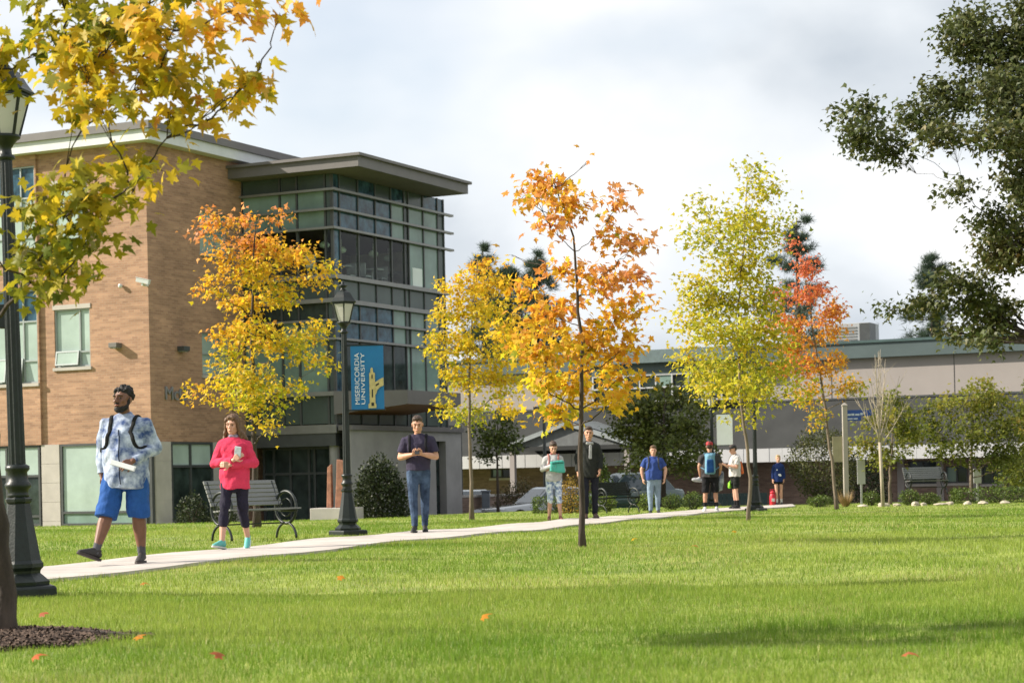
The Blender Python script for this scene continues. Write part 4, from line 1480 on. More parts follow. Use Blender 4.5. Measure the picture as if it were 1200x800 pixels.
def tree(name, label, cat, base, trunk_px, d, lobes, leaf, pal, tone, r0, cover=1.2, tmpl=(STAR, STAR_F), bark=None, seed=1, depth=1.0, twig=True, mat_=None, group=None, clus=0.5, top_frac=1.0, trunk_pts=None, sigma=1.25, droop=0.45, limb_max=0.2, first=0.22):
    """trunk through picture points, limbs into every lobe, twigs to leaf clusters; lobes are (u, v, ru, rv) at distance d"""
    rs = np.random.default_rng(seed)
    rt = random.Random(seed)
    root = empty(name, base, 0, label, cat, group)
    k = d / FPX
    tp = trunk_pts or [Vector(base)] + [P(u, v, d) for u, v in trunk_px]
    tp = [Vector(p_) for p_ in tp]
    # smooth trunk line
    fine = []
    for i in range(len(tp) - 1):
        for j in range(4):
            fine.append(tp[i].lerp(tp[i + 1], j / 4))
    fine.append(tp[-1])
    Ltot = sum((fine[i + 1] - fine[i]).length for i in range(len(fine) - 1))
    rad, acc = [], 0
    for i in range(len(fine)):
        t = acc / Ltot
        rad.append(r0 * (1.0 - 0.84 * t * top_frac) * (1 + 0.55 * math.exp(-acc / (r0 * 2.2))))
        if i < len(fine) - 1: acc += (fine[i + 1] - fine[i]).length
    off = Vector(base)
    tb = MB()
    wob = [Vector((rt.gauss(0, 0.012), rt.gauss(0, 0.012), 0)) * (1 if 0 < i < len(fine) - 1 else 0) for i in range(len(fine))]
    fine = [f_ + w_ for f_, w_ in zip(fine, wob)]
    fine[0] = fine[0] - Vector((0, 0, 0.12))
    tb.tube([p_ - off for p_ in fine], rad, 12)
    limbs = MB()
    pos_all, ctr_all, lob_all = [], [], []
    allc = np.array([P(u, v, d) for u, v, _, _ in lobes])
    cen = allc.mean(0)
    ctrs = []
    for (u, v, ru, rv) in lobes:
        c = P(u, v, d)
        c.y += rt.uniform(-1, 1) * depth
        ctrs.append(c)
    z_lo = fine[0].z + (fine[-1].z - fine[0].z) * first
    skel = [(f_, r_ * 0.45, 0.0) for f_, r_ in zip(fine, rad) if f_.z > z_lo]
    dist0 = [min((c - f_).length for f_ in fine) for c in ctrs]
    for li in sorted(range(len(lobes)), key=lambda i: dist0[i]):
        u, v, ru, rv = lobes[li]
        c = ctrs[li]
        rx, rz = ru * k, rv * k
        ry = max(rx, rz) * 0.8
        # the limb leaves the nearest bough that lies below and inside of the lobe
        best, bi = 1e9, 0
        for i, (f_, r_, g_) in enumerate(skel):
            hz = Vector((f_.x - c.x, f_.y - c.y, 0)).length
            up_ = c.z - f_.z
            sc = (c - f_).length + 1.6 * max(0.0, 0.45 * hz - up_) + 0.25 * g_
            if sc < best: best, bi = sc, i
        st, sr, g0_ = skel[bi]
        lr_ = min(max(sr * 0.85, 0.006), limb_max)
        ln_ = (c - st).length
        cv = curve(st, c, -0.08 * ln_, 7)
        cv = [cv[0]] + [p_ + Vector((rt.gauss(0, .02), rt.gauss(0, .02), rt.gauss(0, .02))) * ln_ for p_ in cv[1:-1]] + [cv[-1]]
        if ln_ > 0.1:
            limbs.tube([p_ - off for p_ in cv], [lr_ * (1 - 0.6 * j / 7) for j in range(8)], 6)
            skel += [(p_, lr_ * (1 - 0.6 * j / 7) * 0.8, g0_ + ln_ * j / 7) for j, p_ in enumerate(cv) if j > 1]
        nl = int(3.4 * cover * math.pi * ru * rv / ((leaf / k) ** 2 * 0.36))
        nc = max(3, int(nl / 16 * clus) + 2)
        dirs = unit(rs.normal(0, 1, (nc, 3))) * rs.uniform(0.25, 1.0, (nc, 1)) ** 0.6
        cc = np.array(c) + dirs * np.array([rx, ry, rz])
        if twig:
            for q_ in cc[:min(nc, 26)]:
                q_ = Vector(q_)
                s_ = cv[rt.randint(max(0, len(cv) - 4), len(cv) - 1)]
                tw = max(lr_ * 0.22, 0.0028)
                limbs.tube([p_ - off for p_ in curve(s_, q_, 0.03, 3)], [tw, tw * .8, tw * .6, tw * .4], 4, cap=False)
        ids = rs.integers(0, nc, nl)
        pos = cc[ids] + rs.normal(0, leaf * sigma, (nl, 3)) * np.array([1, 1, 0.7])
        pos_all.append(pos)
        ctr_all.append(np.repeat(np.array([[c.x * .5 + cen[0] * .5, c.y * .5 + cen[1] * .5, c.z]]), nl, 0))
        lob_all.append(np.full(nl, li))
    tr_ = tb.build('trunk', bark or M_BARK, root, smooth=True)
    if limbs.v: limbs.build('branches', bark or M_BARK, tr_, smooth=True)['kind'] = 'stuff'
    if pos_all and leaf:
        pos, ctr, lob = np.concatenate(pos_all), np.concatenate(ctr_all), np.concatenate(lob_all)
        if len(pos):
            frm = leaf_frames(pos, ctr, rs, droop)
            size = leaf * rs.uniform(0.65, 1.15, len(pos))
            a2 = pos[:, 0] / pos[:, 1] * FPX          # direction of each leaf, for its place within this crown
            hh = (pos[:, 2] - pos[:, 2].min()) / max(np.ptp(pos[:, 2]), 1e-6)
            ww = (pos[:, 0] - pos[:, 0].mean()) / max(np.ptp(pos[:, 0]) / 2, 1e-6)
            lt = np.random.default_rng(seed + 5).normal(0, 0.09, len(lobes))[lob]
            t = tone(hh, ww, rs) + lt + rs.normal(0, 0.13, len(pos))
            cols = pick(pal, t, rs)
            return root, pos - np.array(off), frm, size, cols, tmpl, mat_ or M_LEAF
    return root, None, None, None, None, None, None


def crown(res, kind=None):
    root, pos, frm, size, cols, tmpl, mat_ = res
    if pos is not None:
        leaf_object('crown', root, pos, frm, size, cols, tmpl[0], tmpl[1], mat_, kind)
    return root


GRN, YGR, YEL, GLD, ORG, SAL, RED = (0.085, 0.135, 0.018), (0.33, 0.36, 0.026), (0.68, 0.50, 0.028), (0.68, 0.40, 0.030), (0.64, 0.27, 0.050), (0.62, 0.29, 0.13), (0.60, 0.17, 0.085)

# the five young maples
b1 = GD(301, 42)
crown(tree('maple_tree', 'golden maple with orange top behind the woman in pink', 'tree', b1, [(298, 520), (295, 430), (296, 350), (300, 262)], 42,
     [(258, 260, 20, 12), (246, 278, 10, 8), (282, 252, 12, 9), (320, 250, 9, 12), (290, 285, 28, 14), (325, 290, 22, 16), (350, 305, 20, 14), (266, 305, 18, 12), (300, 322, 30, 18), (255, 338, 16, 14), (285, 350, 26, 16), (335, 345, 26, 16), (378, 310, 8, 12), (368, 335, 14, 10), (365, 385, 20, 14), (270, 385, 22, 16), (305, 395, 28, 18), (345, 410, 26, 16), (260, 415, 18, 10), (378, 425, 14, 10), (262, 445, 24, 12), (232, 458, 13, 7), (300, 440, 28, 18), (335, 452, 22, 12), (258, 470, 14, 8), (310, 478, 24, 12), (318, 498, 12, 9), (290, 462, 18, 10)],
     0.115, [YGR, YEL, GLD, ORG, SAL], lambda h, w, rs: 0.16 + 0.62 * h ** 2.2 - 0.16 * w + 0.1 * (w < -0.6), 0.075, 1.15, seed=11, bark=M_BARK, depth=0.9, group='young maples in autumn leaf'))
b2_ = GD(553, 47)
crown(tree('maple_tree', 'slender yellow maple to the right of the man looking at his phone', 'tree', b2_, [(551, 520), (549, 440), (553, 370), (560, 305)], 47,
     [(560, 312, 14, 12), (543, 335, 24, 18), (575, 345, 24, 24), (530, 365, 24, 16), (562, 375, 34, 22), (598, 385, 14, 20), (525, 405, 28, 18), (565, 410, 40, 24), (535, 440, 30, 16), (575, 448, 36, 18), (612, 448, 14, 8), (522, 480, 14, 9), (555, 485, 24, 14), (590, 478, 20, 10)],
     0.115, [YGR, YEL, YEL, GLD, ORG], lambda h, w, rs: 0.12 + 0.50 * h + 0.10 * w, 0.05, 0.95, seed=12, bark=M_BARK_GREY, depth=0.8, group='young maples in autumn leaf'))
b3_ = G(683, 641)
crown(tree('maple_tree', 'open-crowned orange maple on the near lawn, its thin trunk in front of the walk', 'tree', b3_, [(681, 560), (680, 480), (681, 400), (677, 330), (668, 260), (645, 205)], b3_.y,
     [(640, 212, 24, 14), (655, 238, 24, 18), (628, 240, 12, 7), (612, 232, 8, 6), (645, 272, 18, 9), (722, 240, 18, 7), (708, 268, 9, 18), (690, 192, 3, 3), (742, 292, 20, 9), (735, 322, 26, 10), (757, 348, 16, 7), (700, 330, 20, 16), (652, 312, 22, 10), (600, 292, 4, 6), (622, 345, 20, 10), (612, 384, 20, 9), (650, 362, 30, 18), (722, 372, 28, 16), (695, 402, 34, 18), (642, 418, 38, 16), (612, 408, 20, 9), (668, 446, 42, 16), (730, 440, 24, 14), (655, 480, 18, 14), (715, 468, 26, 11), (735, 405, 22, 16), (632, 448, 16, 10), (640, 492, 8, 6)],
     0.088, [YGR, YEL, GLD, ORG, SAL, SAL], lambda h, w, rs: 0.22 + 0.42 * h + 0.10 * w, 0.038, 1.18, (MAPLE, MAPLE_F), seed=13, bark=M_BARK, depth=0.75, group='young maples in autumn leaf'))
b4_ = G(877, 610)
crown(tree('maple_tree', 'tall yellow-green maple with a thin crooked pale trunk beside the grey shirt', 'tree', b4_, [(880, 560), (872, 500), (866, 440), (866, 360), (872, 280), (876, 205)], b4_.y,
     [(875, 204, 9, 9), (878, 228, 20, 14), (866, 256, 28, 14), (822, 246, 14, 7), (808, 262, 8, 5), (835, 285, 30, 13), (890, 275, 26, 18), (920, 250, 9, 6), (868, 312, 40, 18), (812, 335, 22, 9), (848, 350, 40, 20), (892, 348, 24, 18), (812, 375, 28, 13), (842, 395, 42, 20), (890, 398, 36, 20), (800, 412, 18, 9), (848, 432, 46, 16), (900, 440, 32, 16), (870, 464, 34, 13), (828, 452, 22, 9), (880, 490, 12, 9), (918, 432, 16, 9), (926, 458, 14, 7), (918, 398, 10, 9)],
     0.10, [GRN, YGR, (0.46, 0.42, 0.036), (0.55, 0.47, 0.04), YEL, ORG], lambda h, w, rs: 0.47 - 0.08 * h - 0.12 * w, 0.036, 1.5, seed=14, sigma=1.75, bark=M_BARK_GREY, depth=1.0, group='young maples in autumn leaf'))
b5_ = GD(981, 54)
crown(tree('maple_tree', 'red-topped maple with a leaning thin trunk beside the far round bush', 'tree', b5_, [(974, 540), (967, 480), (958, 420), (948, 350), (938, 295)], 54,
     [(930, 292, 6, 8), (918, 348, 12, 9), (906, 378, 10, 8), (943, 318, 15, 12), (948, 345, 20, 15), (960, 372, 20, 14), (925, 380, 18, 14), (938, 402, 24, 14), (982, 362, 10, 8), (930, 430, 24, 14), (966, 425, 22, 14), (985, 452, 16, 10), (952, 462, 18, 13), (957, 490, 9, 10), (1002, 458, 10, 7), (975, 395, 14, 12)],
     0.115, [YGR, GLD, ORG, RED, RED], lambda h, w, rs: 0.22 + 0.75 * np.clip(h - 0.12, 0, 1) - 0.15 * w * (h < .5), 0.05, 1.2, seed=15, bark=M_BARK_GREY, depth=0.9, group='young maples in autumn leaf'))

# the near maple at the edge of the picture: its largest leaves are leaves of their own
tp0 = [TREE0, P(0, 640, TREE0.y), P(-12, 540, TREE0.y), P(-22, 420, TREE0.y + 0.1), P(-30, 300, TREE0.y + 0.15), P(-34, 150, TREE0.y + 0.2), P(-30, -40, TREE0.y + 0.2), P(-20, -160, TREE0.y + 0.2)]
D0 = TREE0.y - 0.75
L0 = [(55, 25, 55, 26), (150, 30, 55, 26), (225, 52, 48, 22), (288, 32, 32, 15), (322, 10, 20, 8), (255, 92, 34, 16), (292, 98, 30, 14), (185, 85, 48, 22), (105, 75, 48, 26), (88, 112, 28, 16), (130, 130, 36, 16), (205, 122, 34, 14), (238, 140, 14, 8), (165, 195, 34, 13), (128, 222, 40, 16), (85, 250, 44, 20), (45, 238, 20, 14), (30, 285, 34, 20), (110, 285, 30, 13), (62, 318, 42, 16), (82, 340, 24, 11), (150, 245, 22, 10), (190, 216, 12, 8), (20, 325, 16, 12),
      (-40, 60, 50, 40), (-50, 260, 40, 34), (60, -40, 60, 30), (190, -42, 60, 24), (-110, 140, 50, 50)]
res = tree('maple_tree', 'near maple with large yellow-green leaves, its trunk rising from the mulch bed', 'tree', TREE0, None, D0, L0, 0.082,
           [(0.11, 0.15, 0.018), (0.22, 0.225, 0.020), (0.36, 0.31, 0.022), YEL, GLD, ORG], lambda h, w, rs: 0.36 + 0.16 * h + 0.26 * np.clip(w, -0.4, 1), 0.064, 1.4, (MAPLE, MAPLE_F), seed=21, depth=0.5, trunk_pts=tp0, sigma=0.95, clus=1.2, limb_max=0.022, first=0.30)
root, pos, frm, size, cols, tmpl, mat_ = res
wp = pos + np.array(TREE0)
uu, vv = np.array([((x * FPX / y) * math.cos(ROLL) - ((z - CAMH) * FPX / y) * math.sin(ROLL) + PX, PY - ((x * FPX / y) * math.sin(ROLL) + ((z - CAMH) * FPX / y) * math.cos(ROLL))) for x, y, z in wp]).T
inview = (uu > 3) & (uu < 1190) & (vv > 3)
facing = np.abs(frm[:, 1, 2]) * size - 0.05 * (wp[:, 1] - D0)
order = np.argsort(-np.where(inview, facing, -9))
sel = order[:290]
rest = np.setdiff1d(np.arange(len(pos)), sel)
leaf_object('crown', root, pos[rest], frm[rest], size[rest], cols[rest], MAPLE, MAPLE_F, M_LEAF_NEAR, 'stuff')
# alike leaves share a mesh: 29 shades and curls
ncl = 29
so = sel[np.argsort(cols[sel][:, 0] - cols[sel][:, 1] * 0.8)]
for gi in range(ncl):
    grp = so[gi * 10:(gi + 1) * 10]
    tv = MAPLE.copy()
    tv[:, 2] *= 0.4 + 2.2 * random.random()
    tv[:, 0] *= random.uniform(0.85, 1.15)
    me = np_mesh('leaf', tv, MAPLE_F, np.repeat(cols[grp].mean(0)[None], len(MAPLE_F), 0))
    me.materials.append(M_LEAF_NEAR)
    for i in grp:
        o = link('leaf', me, parent=root)
        Mx = Matrix(frm[i].tolist()).to_4x4()
        o.matrix_local = Matrix.Translation(pos[i].tolist()) @ Mx @ Matrix.Scale(float(size[i]), 4)

# big oak reaching in
DO = 42.0
ob = GD(1345, DO)
OAKL = [(985, 155, 24, 14), (1022, 148, 26, 18), (1058, 158, 26, 18), (1090, 130, 30, 22), (1102, 172, 30, 16), (1132, 92, 32, 22), (1150, 30, 40, 30), (1122, 40, 18, 14), (1185, 70, 36, 40), (1175, 130, 46, 38), (1150, 180, 40, 22), (1192, 205, 30, 34), (1118, 228, 20, 9), (1160, 262, 26, 16), (1188, 285, 34, 34), (1150, 335, 40, 28), (1100, 345, 24, 11), (1062, 352, 14, 6), (1192, 365, 36, 30), (1135, 385, 24, 8), (1150, 402, 22, 8), (1195, 240, 20, 20),
        (1240, 20, 55, 60), (1250, 130, 60, 60), (1255, 240, 60, 60), (1250, 350, 60, 50), (1150, -35, 50, 30), (1330, -60, 80, 60), (1330, 60, 70, 70), (1330, 200, 70, 70), (1340, 320, 70, 50), (1420, 100, 80, 80), (1430, 260, 80, 70)]
crown(tree('oak_tree', 'large dark green oak reaching in over the long building', 'tree', ob, None, DO, OAKL, 0.14,
     [(0.052, 0.070, 0.022), (0.088, 0.105, 0.032), (0.13, 0.13, 0.042), (0.22, 0.125, 0.05)], lambda h, w, rs: 0.34 + 0.1 * (h < 0.45), 0.42, 2.3, seed=31, depth=2.2,
     trunk_pts=[ob, ob + Vector((-0.1, 0, 3)), ob + Vector((-0.3, 0.2, 6)), ob + Vector((-0.2, 0.1, 9)), ob + Vector((0.2, 0, 13))], mat_=leaf_mat('oak_leaf', 0.28, 0.5), clus=0.7, sigma=1.35))

# trees in front of the long building
OLV = [(0.080, 0.105, 0.022), (0.12, 0.14, 0.028), (0.17, 0.18, 0.036), (0.24, 0.21, 0.045)]
YOL = [(0.10, 0.12, 0.020), (0.18, 0.20, 0.030), (0.27, 0.25, 0.035), (0.34, 0.22, 0.05)]
crown(tree('leafy_tree', 'dense olive green tree behind the man in the blue shirt', 'tree', GD(778, 70), [(778, 560), (778, 500), (778, 455)], 70,
     [(740, 478, 24, 18), (785, 462, 32, 15), (815, 495, 20, 26), (755, 515, 34, 22), (798, 530, 32, 22), (778, 495, 40, 26), (728, 500, 14, 14), (828, 535, 10, 18), (745, 545, 14, 14)],
     0.16, OLV, lambda h, w, rs: 0.3 + 0.0 * h, 0.10, 1.6, seed=41, depth=1.2, group='trees in front of the long building', mat_=M_LEAF_DARK))
crown(tree('leafy_tree', 'dark shrubby tree between the entrance wall and the yellow maple', 'tree', GD(584, 74), [(583, 560), (582, 520), (584, 485)], 74,
     [(578, 515, 18, 16), (590, 495, 14, 10), (568, 530, 12, 9), (596, 520, 12, 14), (565, 505, 10, 8)], 0.16, OLV, lambda h, w, rs: 0.1 + 0 * h, 0.07, 1.5, seed=42, depth=0.6, group='trees in front of the long building', mat_=M_LEAF_DARK))
crown(tree('leafy_tree', 'small yellow-green tree just behind the bare sapling', 'tree', GD(1043, 63), [(1043, 560), (1045, 530), (1048, 480)], 63,
     [(1048, 470, 18, 14), (1030, 495, 24, 18), (1062, 495, 22, 20), (1018, 520, 18, 10), (1042, 525, 24, 12), (1036, 540, 14, 8), (1075, 515, 12, 10)],
     0.15, YOL, lambda h, w, rs: 0.28 + 0.15 * (w < 0), 0.055, 1.2, seed=43, depth=0.8, bark=M_BARK_GREY, group='trees in front of the long building'))
crown(tree('leafy_tree', 'spreading green tree over the far bench, tinged with rust at its top', 'tree', GD(1139, 64), [(1138, 560), (1138, 530), (1142, 460)], 64,
     [(1142, 455, 20, 9), (1125, 475, 34, 16), (1165, 478, 30, 18), (1105, 505, 28, 18), (1145, 505, 36, 18), (1180, 510, 24, 20), (1115, 532, 30, 12), (1160, 535, 30, 14), (1185, 545, 18, 12), (1095, 480, 12, 10)],
     0.15, YOL, lambda h, w, rs: 0.16 + 0.35 * h ** 2, 0.07, 1.15, seed=44, depth=1.1, bark=M_BARK_GREY, group='trees in front of the long building'))
crown(tree('leafy_tree', 'green tree with orange tips cut off by the edge of the photograph', 'tree', GD(1215, 66), [(1214, 560), (1212, 500), (1212, 440)], 66,
     [(1200, 490, 18, 22), (1215, 460, 20, 20), (1225, 500, 25, 25), (1205, 530, 20, 16), (1192, 555, 14, 14), (1230, 540, 20, 15)],
     0.15, YOL, lambda h, w, rs: 0.1 + 0.6 * (np.abs(h - .5) < .12), 0.07, 1.2, seed=45, depth=1.0, bark=M_BARK_GREY, group='trees in front of the long building'))

# bare sapling
p = GD(1035, 58)
sap = empty('bare_sapling', p, 0, 'bare pale sapling with upswept leafless branches', 'tree')
k_ = 58 / FPX
s = MB()
rs_ = random.Random(5)
q0 = P(1031, 518, 58) - p
s.tube([(0, 0, -0.1), (-0.03, 0, q0.z * .5), tuple(q0)], [0.06, 0.05, 0.045], 8)
trk = s.build('trunk', M_BARK_PALE, sap, smooth=True)
s = MB()
for (u, v) in ((1030, 412), (1022, 425), (1040, 420), (1012, 450), (1055, 440), (1005, 470), (1062, 468), (1035, 408), (1018, 440), (1046, 455), (1026, 415)):
    e_ = P(u, v, 58) - p + Vector((0, rs_.uniform(-.5, .5), 0))
    st = Vector((q0.x, 0, q0.z - rs_.uniform(-0.35, 0.15)))
    cv = curve(st, e_, -0.25 * abs(e_.x - st.x), 6)
    s.tube(cv, [0.022 - 0.0028 * j for j in range(7)], 5)
    for j in (2, 3, 4, 5):
        for _ in range(2):
            t_ = cv[j] + Vector((rs_.gauss(0, .16), rs_.gauss(0, .16), rs_.uniform(.2, .55)))
            s.tube(curve(cv[j], t_, -0.05, 3), [0.009, 0.007, 0.006, 0.004], 4, cap=False)
s.build('branches', M_BARK_PALE, trk, smooth=True)['kind'] = 'stuff'


# pines beyond the long building
def pine(label, u, vtop, d, half, seed, gap=0.0, vbot=430):
    rs = np.random.default_rng(seed)
    base = GD(u, d)
    top = P(u, vtop, d).z
    H = top - base.z
    root = empty('pine_tree', base, 0, label, 'tree', 'pines beyond the long building')
    MB().tube([(0, 0, -0.2), (0, 0, H * .5), (0, 0, H)], [0.28, 0.2, 0.04], 8).build('trunk', M_BARK, root, smooth=True)
    W = half * d / FPX
    br, pos = MB(), []
    z = H - 0.3
    i = 0
    zlow = P(u, vbot + 40, d).z - base.z
    while z > max(zlow, H * 0.25):
        f = (H - z) / (H - zlow)
        for k in range(5):
            a = i * 0.9 + k * 2 * math.pi / 5 + rs.normal(0, 0.25)
            L_ = W * min(1.0, 0.22 + f * 1.2) * rs.uniform(0.5, 1.3)
            if rs.random() < gap: continue
            zz_ = z + rs.uniform(-0.5, 0.5)
            e_ = Vector((math.cos(a) * L_, math.sin(a) * L_, zz_ + L_ * rs.uniform(-0.1, 0.6)))
            cv = curve((0, 0, zz_), e_, -0.1 * L_, 5)
            br.tube(cv, [0.05, 0.04, 0.032, 0.025, 0.018, 0.01], 5, cap=False)
            for tt in (0.45, 0.68, 0.86, 1.0):
                if rs.random() < 0.18: continue
                nn = int(12 + 16 * L_)
                c_ = np.array(cv[0].lerp(cv[-1], tt)) + rs.normal(0, 0.07 * L_, 3)
                pos.append(c_ + rs.normal(0, 1, (nn, 3)) * np.array([0.20, 0.20, 0.13]) * (0.5 + 0.35 * L_))
        z -= rs.uniform(0.45, 0.8)
        i += 1
    br.build('branches', M_BARK, root)['kind'] = 'stuff'
    pos = np.concatenate(pos)
    tip = unit(np.stack([pos[:, 0], pos[:, 1], np.full(len(pos), 0.7)], -1) + rs.normal(0, 0.5, (len(pos), 3)))
    nor = unit(np.cross(tip, rs.normal(0, 1, (len(pos), 3))))
    frm = np.stack([np.cross(tip, nor), tip, nor], -1)
    cols = np.array([0.055, 0.085, 0.055]) * rs.uniform(0.6, 1.5, (len(pos), 1))
    fat = NEED * np.array([2.6, 1, 2.6])
    leaf_object('crown', root, pos, frm, rs.uniform(0.25, 0.42, len(pos)), cols, fat, NEED_F, M_LEAF_DARK)


pine('dark pine showing between the yellow and the orange maple', 600, 312, 118, 34, 51)
pine('dark pine behind the orange maple', 634, 300, 125, 32, 52)
pine('pointed pine partly hidden by the yellow maple next to the glass tower', 572, 292, 122, 24, 56, 0.1)
pine('wind-thinned pine behind the red-topped maple', 940, 262, 112, 44, 53, 0.25)
pine('dark pine half hidden by the low oak boughs', 1098, 300, 115, 34, 54, 0.1)


# ------------------------------------------------------------------ shrubs and planting
def bush(name, label, cat, u, d, wpx, hpx, pal, seed, shape='round', leaf=0.07, dens=1.0, group=None, dep=None, yaw=0.0, tone=0.4):
    rs = np.random.default_rng(seed)
    base = GD(u, d)
    k = d / FPX
    W, H = wpx * k, hpx * k
    Dp = dep or W
    root = empty(name, base, yaw, label, cat, group)
    # woody inside
    s = MB()
    rt = random.Random(seed)
    for j in range(9):
        e_ = Vector((rt.uniform(-.38, .38) * W, rt.uniform(-.38, .38) * Dp, H * rt.uniform(.5, .88)))
        s.tube(curve((rt.uniform(-.1, .1) * W, 0, -0.08), e_, 0.0, 4), [0.02, 0.017, 0.014, 0.01, 0.006], 5, cap=False)
    s.build('stems', M_BARK, root)
    n = int(dens * (W * Dp + 2 * W * H) / leaf ** 2 * 3.0)
    if shape == 'box':
        p_ = rs.uniform(-1, 1, (n, 3))
        ax = rs.integers(0, 3, n)
        sgn = np.where(rs.random(n) < .5, -1, 1)
        m_ = rs.random(n) < 0.75
        for a in range(3):
            sel_ = m_ & (ax == a)
            p_[sel_, a] = sgn[sel_] * rs.uniform(0.85, 1.03, sel_.sum())
        p_ = p_ * np.array([W / 2, Dp / 2, H / 2]) + np.array([0, 0, H / 2])
    else:
        q_ = unit(rs.normal(0, 1, (n, 3)))
        lump = 1 + 0.10 * np.sin(q_[:, 0] * 5 + seed) * np.sin(q_[:, 2] * 4 + q_[:, 1] * 3)
        r = rs.uniform(0.35, 1.0, n) ** 0.45
        p_ = q_ * (r * lump)[:, None]
        if shape == 'cone':
            p_[:, :2] *= (1.05 - 0.55 * (p_[:, 2:3] + 1) / 2 * 1.6).clip(0.08)
        p_ = p_ * np.array([W / 2, Dp / 2, H / 2]) + np.array([0, 0, H / 2])
        if shape == 'dome':
            p_ = q_ * (r * lump)[:, None] * np.array([W / 2, Dp / 2, H])
            p_[:, 2] = np.abs(p_[:, 2])
    p_ += rs.normal(0, leaf * 0.5, p_.shape)
    p_[:, 2] = np.maximum(p_[:, 2], 0.02)
    frm = leaf_frames(p_.copy(), np.array([0, 0, H * 0.3]), rs, -0.2, 0.7)
    cols = pick(pal, tone + rs.normal(0, 0.22, n), rs, 0.25)
    leaf_object('foliage', root, p_, frm, leaf * rs.uniform(0.7, 1.3, n), cols, OVAL, OVAL_F, M_LEAF_DARK)
    return root


DKG = [(0.020, 0.030, 0.012), (0.035, 0.050, 0.016), (0.060, 0.075, 0.022)]
MDG = [(0.055, 0.085, 0.016), (0.10, 0.15, 0.024), (0.17, 0.21, 0.036)]
BRG = [(0.085, 0.13, 0.020), (0.15, 0.21, 0.028), (0.24, 0.27, 0.04)]
BRN = [(0.075, 0.070, 0.030), (0.13, 0.11, 0.045), (0.19, 0.13, 0.07)]
bush('shrub', 'big dark shrub against the grey entrance wall', 'shrub', 446, 62.5, 66, 72, DKG, 61, 'dome', 0.10, 2.2)
bush('shrub', 'dark evergreen shrub at the end of the bench behind the woman in pink', 'shrub', 226, 60, 40, 36, DKG, 62, 'dome', 0.08)
bush('shrub', 'low dark shrub below the brick wall window', 'shrub', 262, 62, 34, 20, DKG, 63, 'dome', 0.07)
bush('hedge', 'clipped dark hedge behind the woman with the teal bag', 'hedge', 664, 60, 76, 18, MDG, 64, 'box', 0.06, 1.0, 'hedges', 0.9, 0, 0.3)
for i, (u, w, h, lb, pal) in enumerate(((757, 24, 20, 'bright round clipped bush just left of the blue-shirted man', BRG), (788, 24, 19, 'round clipped bush right of the blue-shirted man, nearer to him', MDG), (812, 26, 20, 'round clipped bush next to the man in the red cap', MDG), (713, 20, 22, 'bright leafy bush between the dark jacket and the dark bench', BRG),
                                        (961, 30, 13, 'small clipped bush at the foot of the large round bush', MDG), (1021, 20, 17, 'clipped bush beside the bare sapling', MDG), (1066, 24, 18, 'clipped bush in front of the far bench, the larger of the pair', MDG), (1090, 24, 14, 'clipped bush in front of the far bench, the lower of the pair', MDG))):
    bush('round_bush', lb, 'bush', u, 60 + (i % 3) * 0.4, w, h, pal, 70 + i, 'round', 0.05, 1.0, 'clipped bushes')
bush('hedge', 'long low clipped hedge in front of the spreading tree', 'hedge', 1172, 61, 108, 17, MDG, 81, 'box', 0.06, 1.0, 'hedges', 1.0, 0, 0.35)
bush('round_bush', 'large round olive bush beside the girl in the navy jersey', 'bush', 966, 67, 82, 90, [(0.05, 0.06, 0.02), (0.095, 0.105, 0.03), (0.15, 0.14, 0.045)], 82, 'round', 0.085, 0.9)
bush('shrub', 'rusty brown shrub on the low brick wall', 'shrub', 612, 78.5, 80, 52, BRN, 83, 'dome', 0.09, 0.8, None, 1.2)
bush('shrub', 'golden shrub between the woman with the teal bag and the dark jacket', 'shrub', 668, 58, 26, 44, [(0.16, 0.12, 0.02), (0.34, 0.22, 0.03), (0.45, 0.26, 0.04)], 84, 'dome', 0.07, 0.8)
bush('conifer_shrub', 'dark cone-shaped evergreen beside the dark green car', 'shrub', 706, 64, 34, 62, MDG, 85, 'cone', 0.08, 0.9, tone=0.2)
bush('shrub', 'wide dark shrub in the shade behind the cream sign post', 'shrub', 1015, 70, 60, 60, DKG, 86, 'dome', 0.09, 0.8)
bush('shrub', 'loose green shrub in the shade right of the spreading tree', 'shrub', 1185, 68, 44, 44, MDG, 87, 'dome', 0.09, 0.6)
# ornamental grass tuft
p = GD(991, 60)
og = empty('ornamental_grass', p, 0, 'tan ornamental grass tuft at the foot of the cream post', 'grass clump')
n = 260
az = rng.random(n) * 2 * np.pi
tip = np.stack([np.cos(az) * .32, np.sin(az) * .32, rng.uniform(.3, .62, n)], -1) * rng.uniform(.5, 1, (n, 1))
b0 = np.stack([np.cos(az) * .06, np.sin(az) * .06, np.zeros(n) - .02], -1)
sd = np.stack([-np.sin(az), np.cos(az), np.zeros(n)], -1) * 0.012
V = np.stack([b0 - sd, b0 + sd, tip], 1).reshape(-1, 3)
link('blades', np_mesh('blades', V, np.arange(n * 3).reshape(-1, 3), np.array([0.34, 0.23, 0.10]) * rng.uniform(.6, 1.2, (n, 1))), M_LEAF_DARK, og)

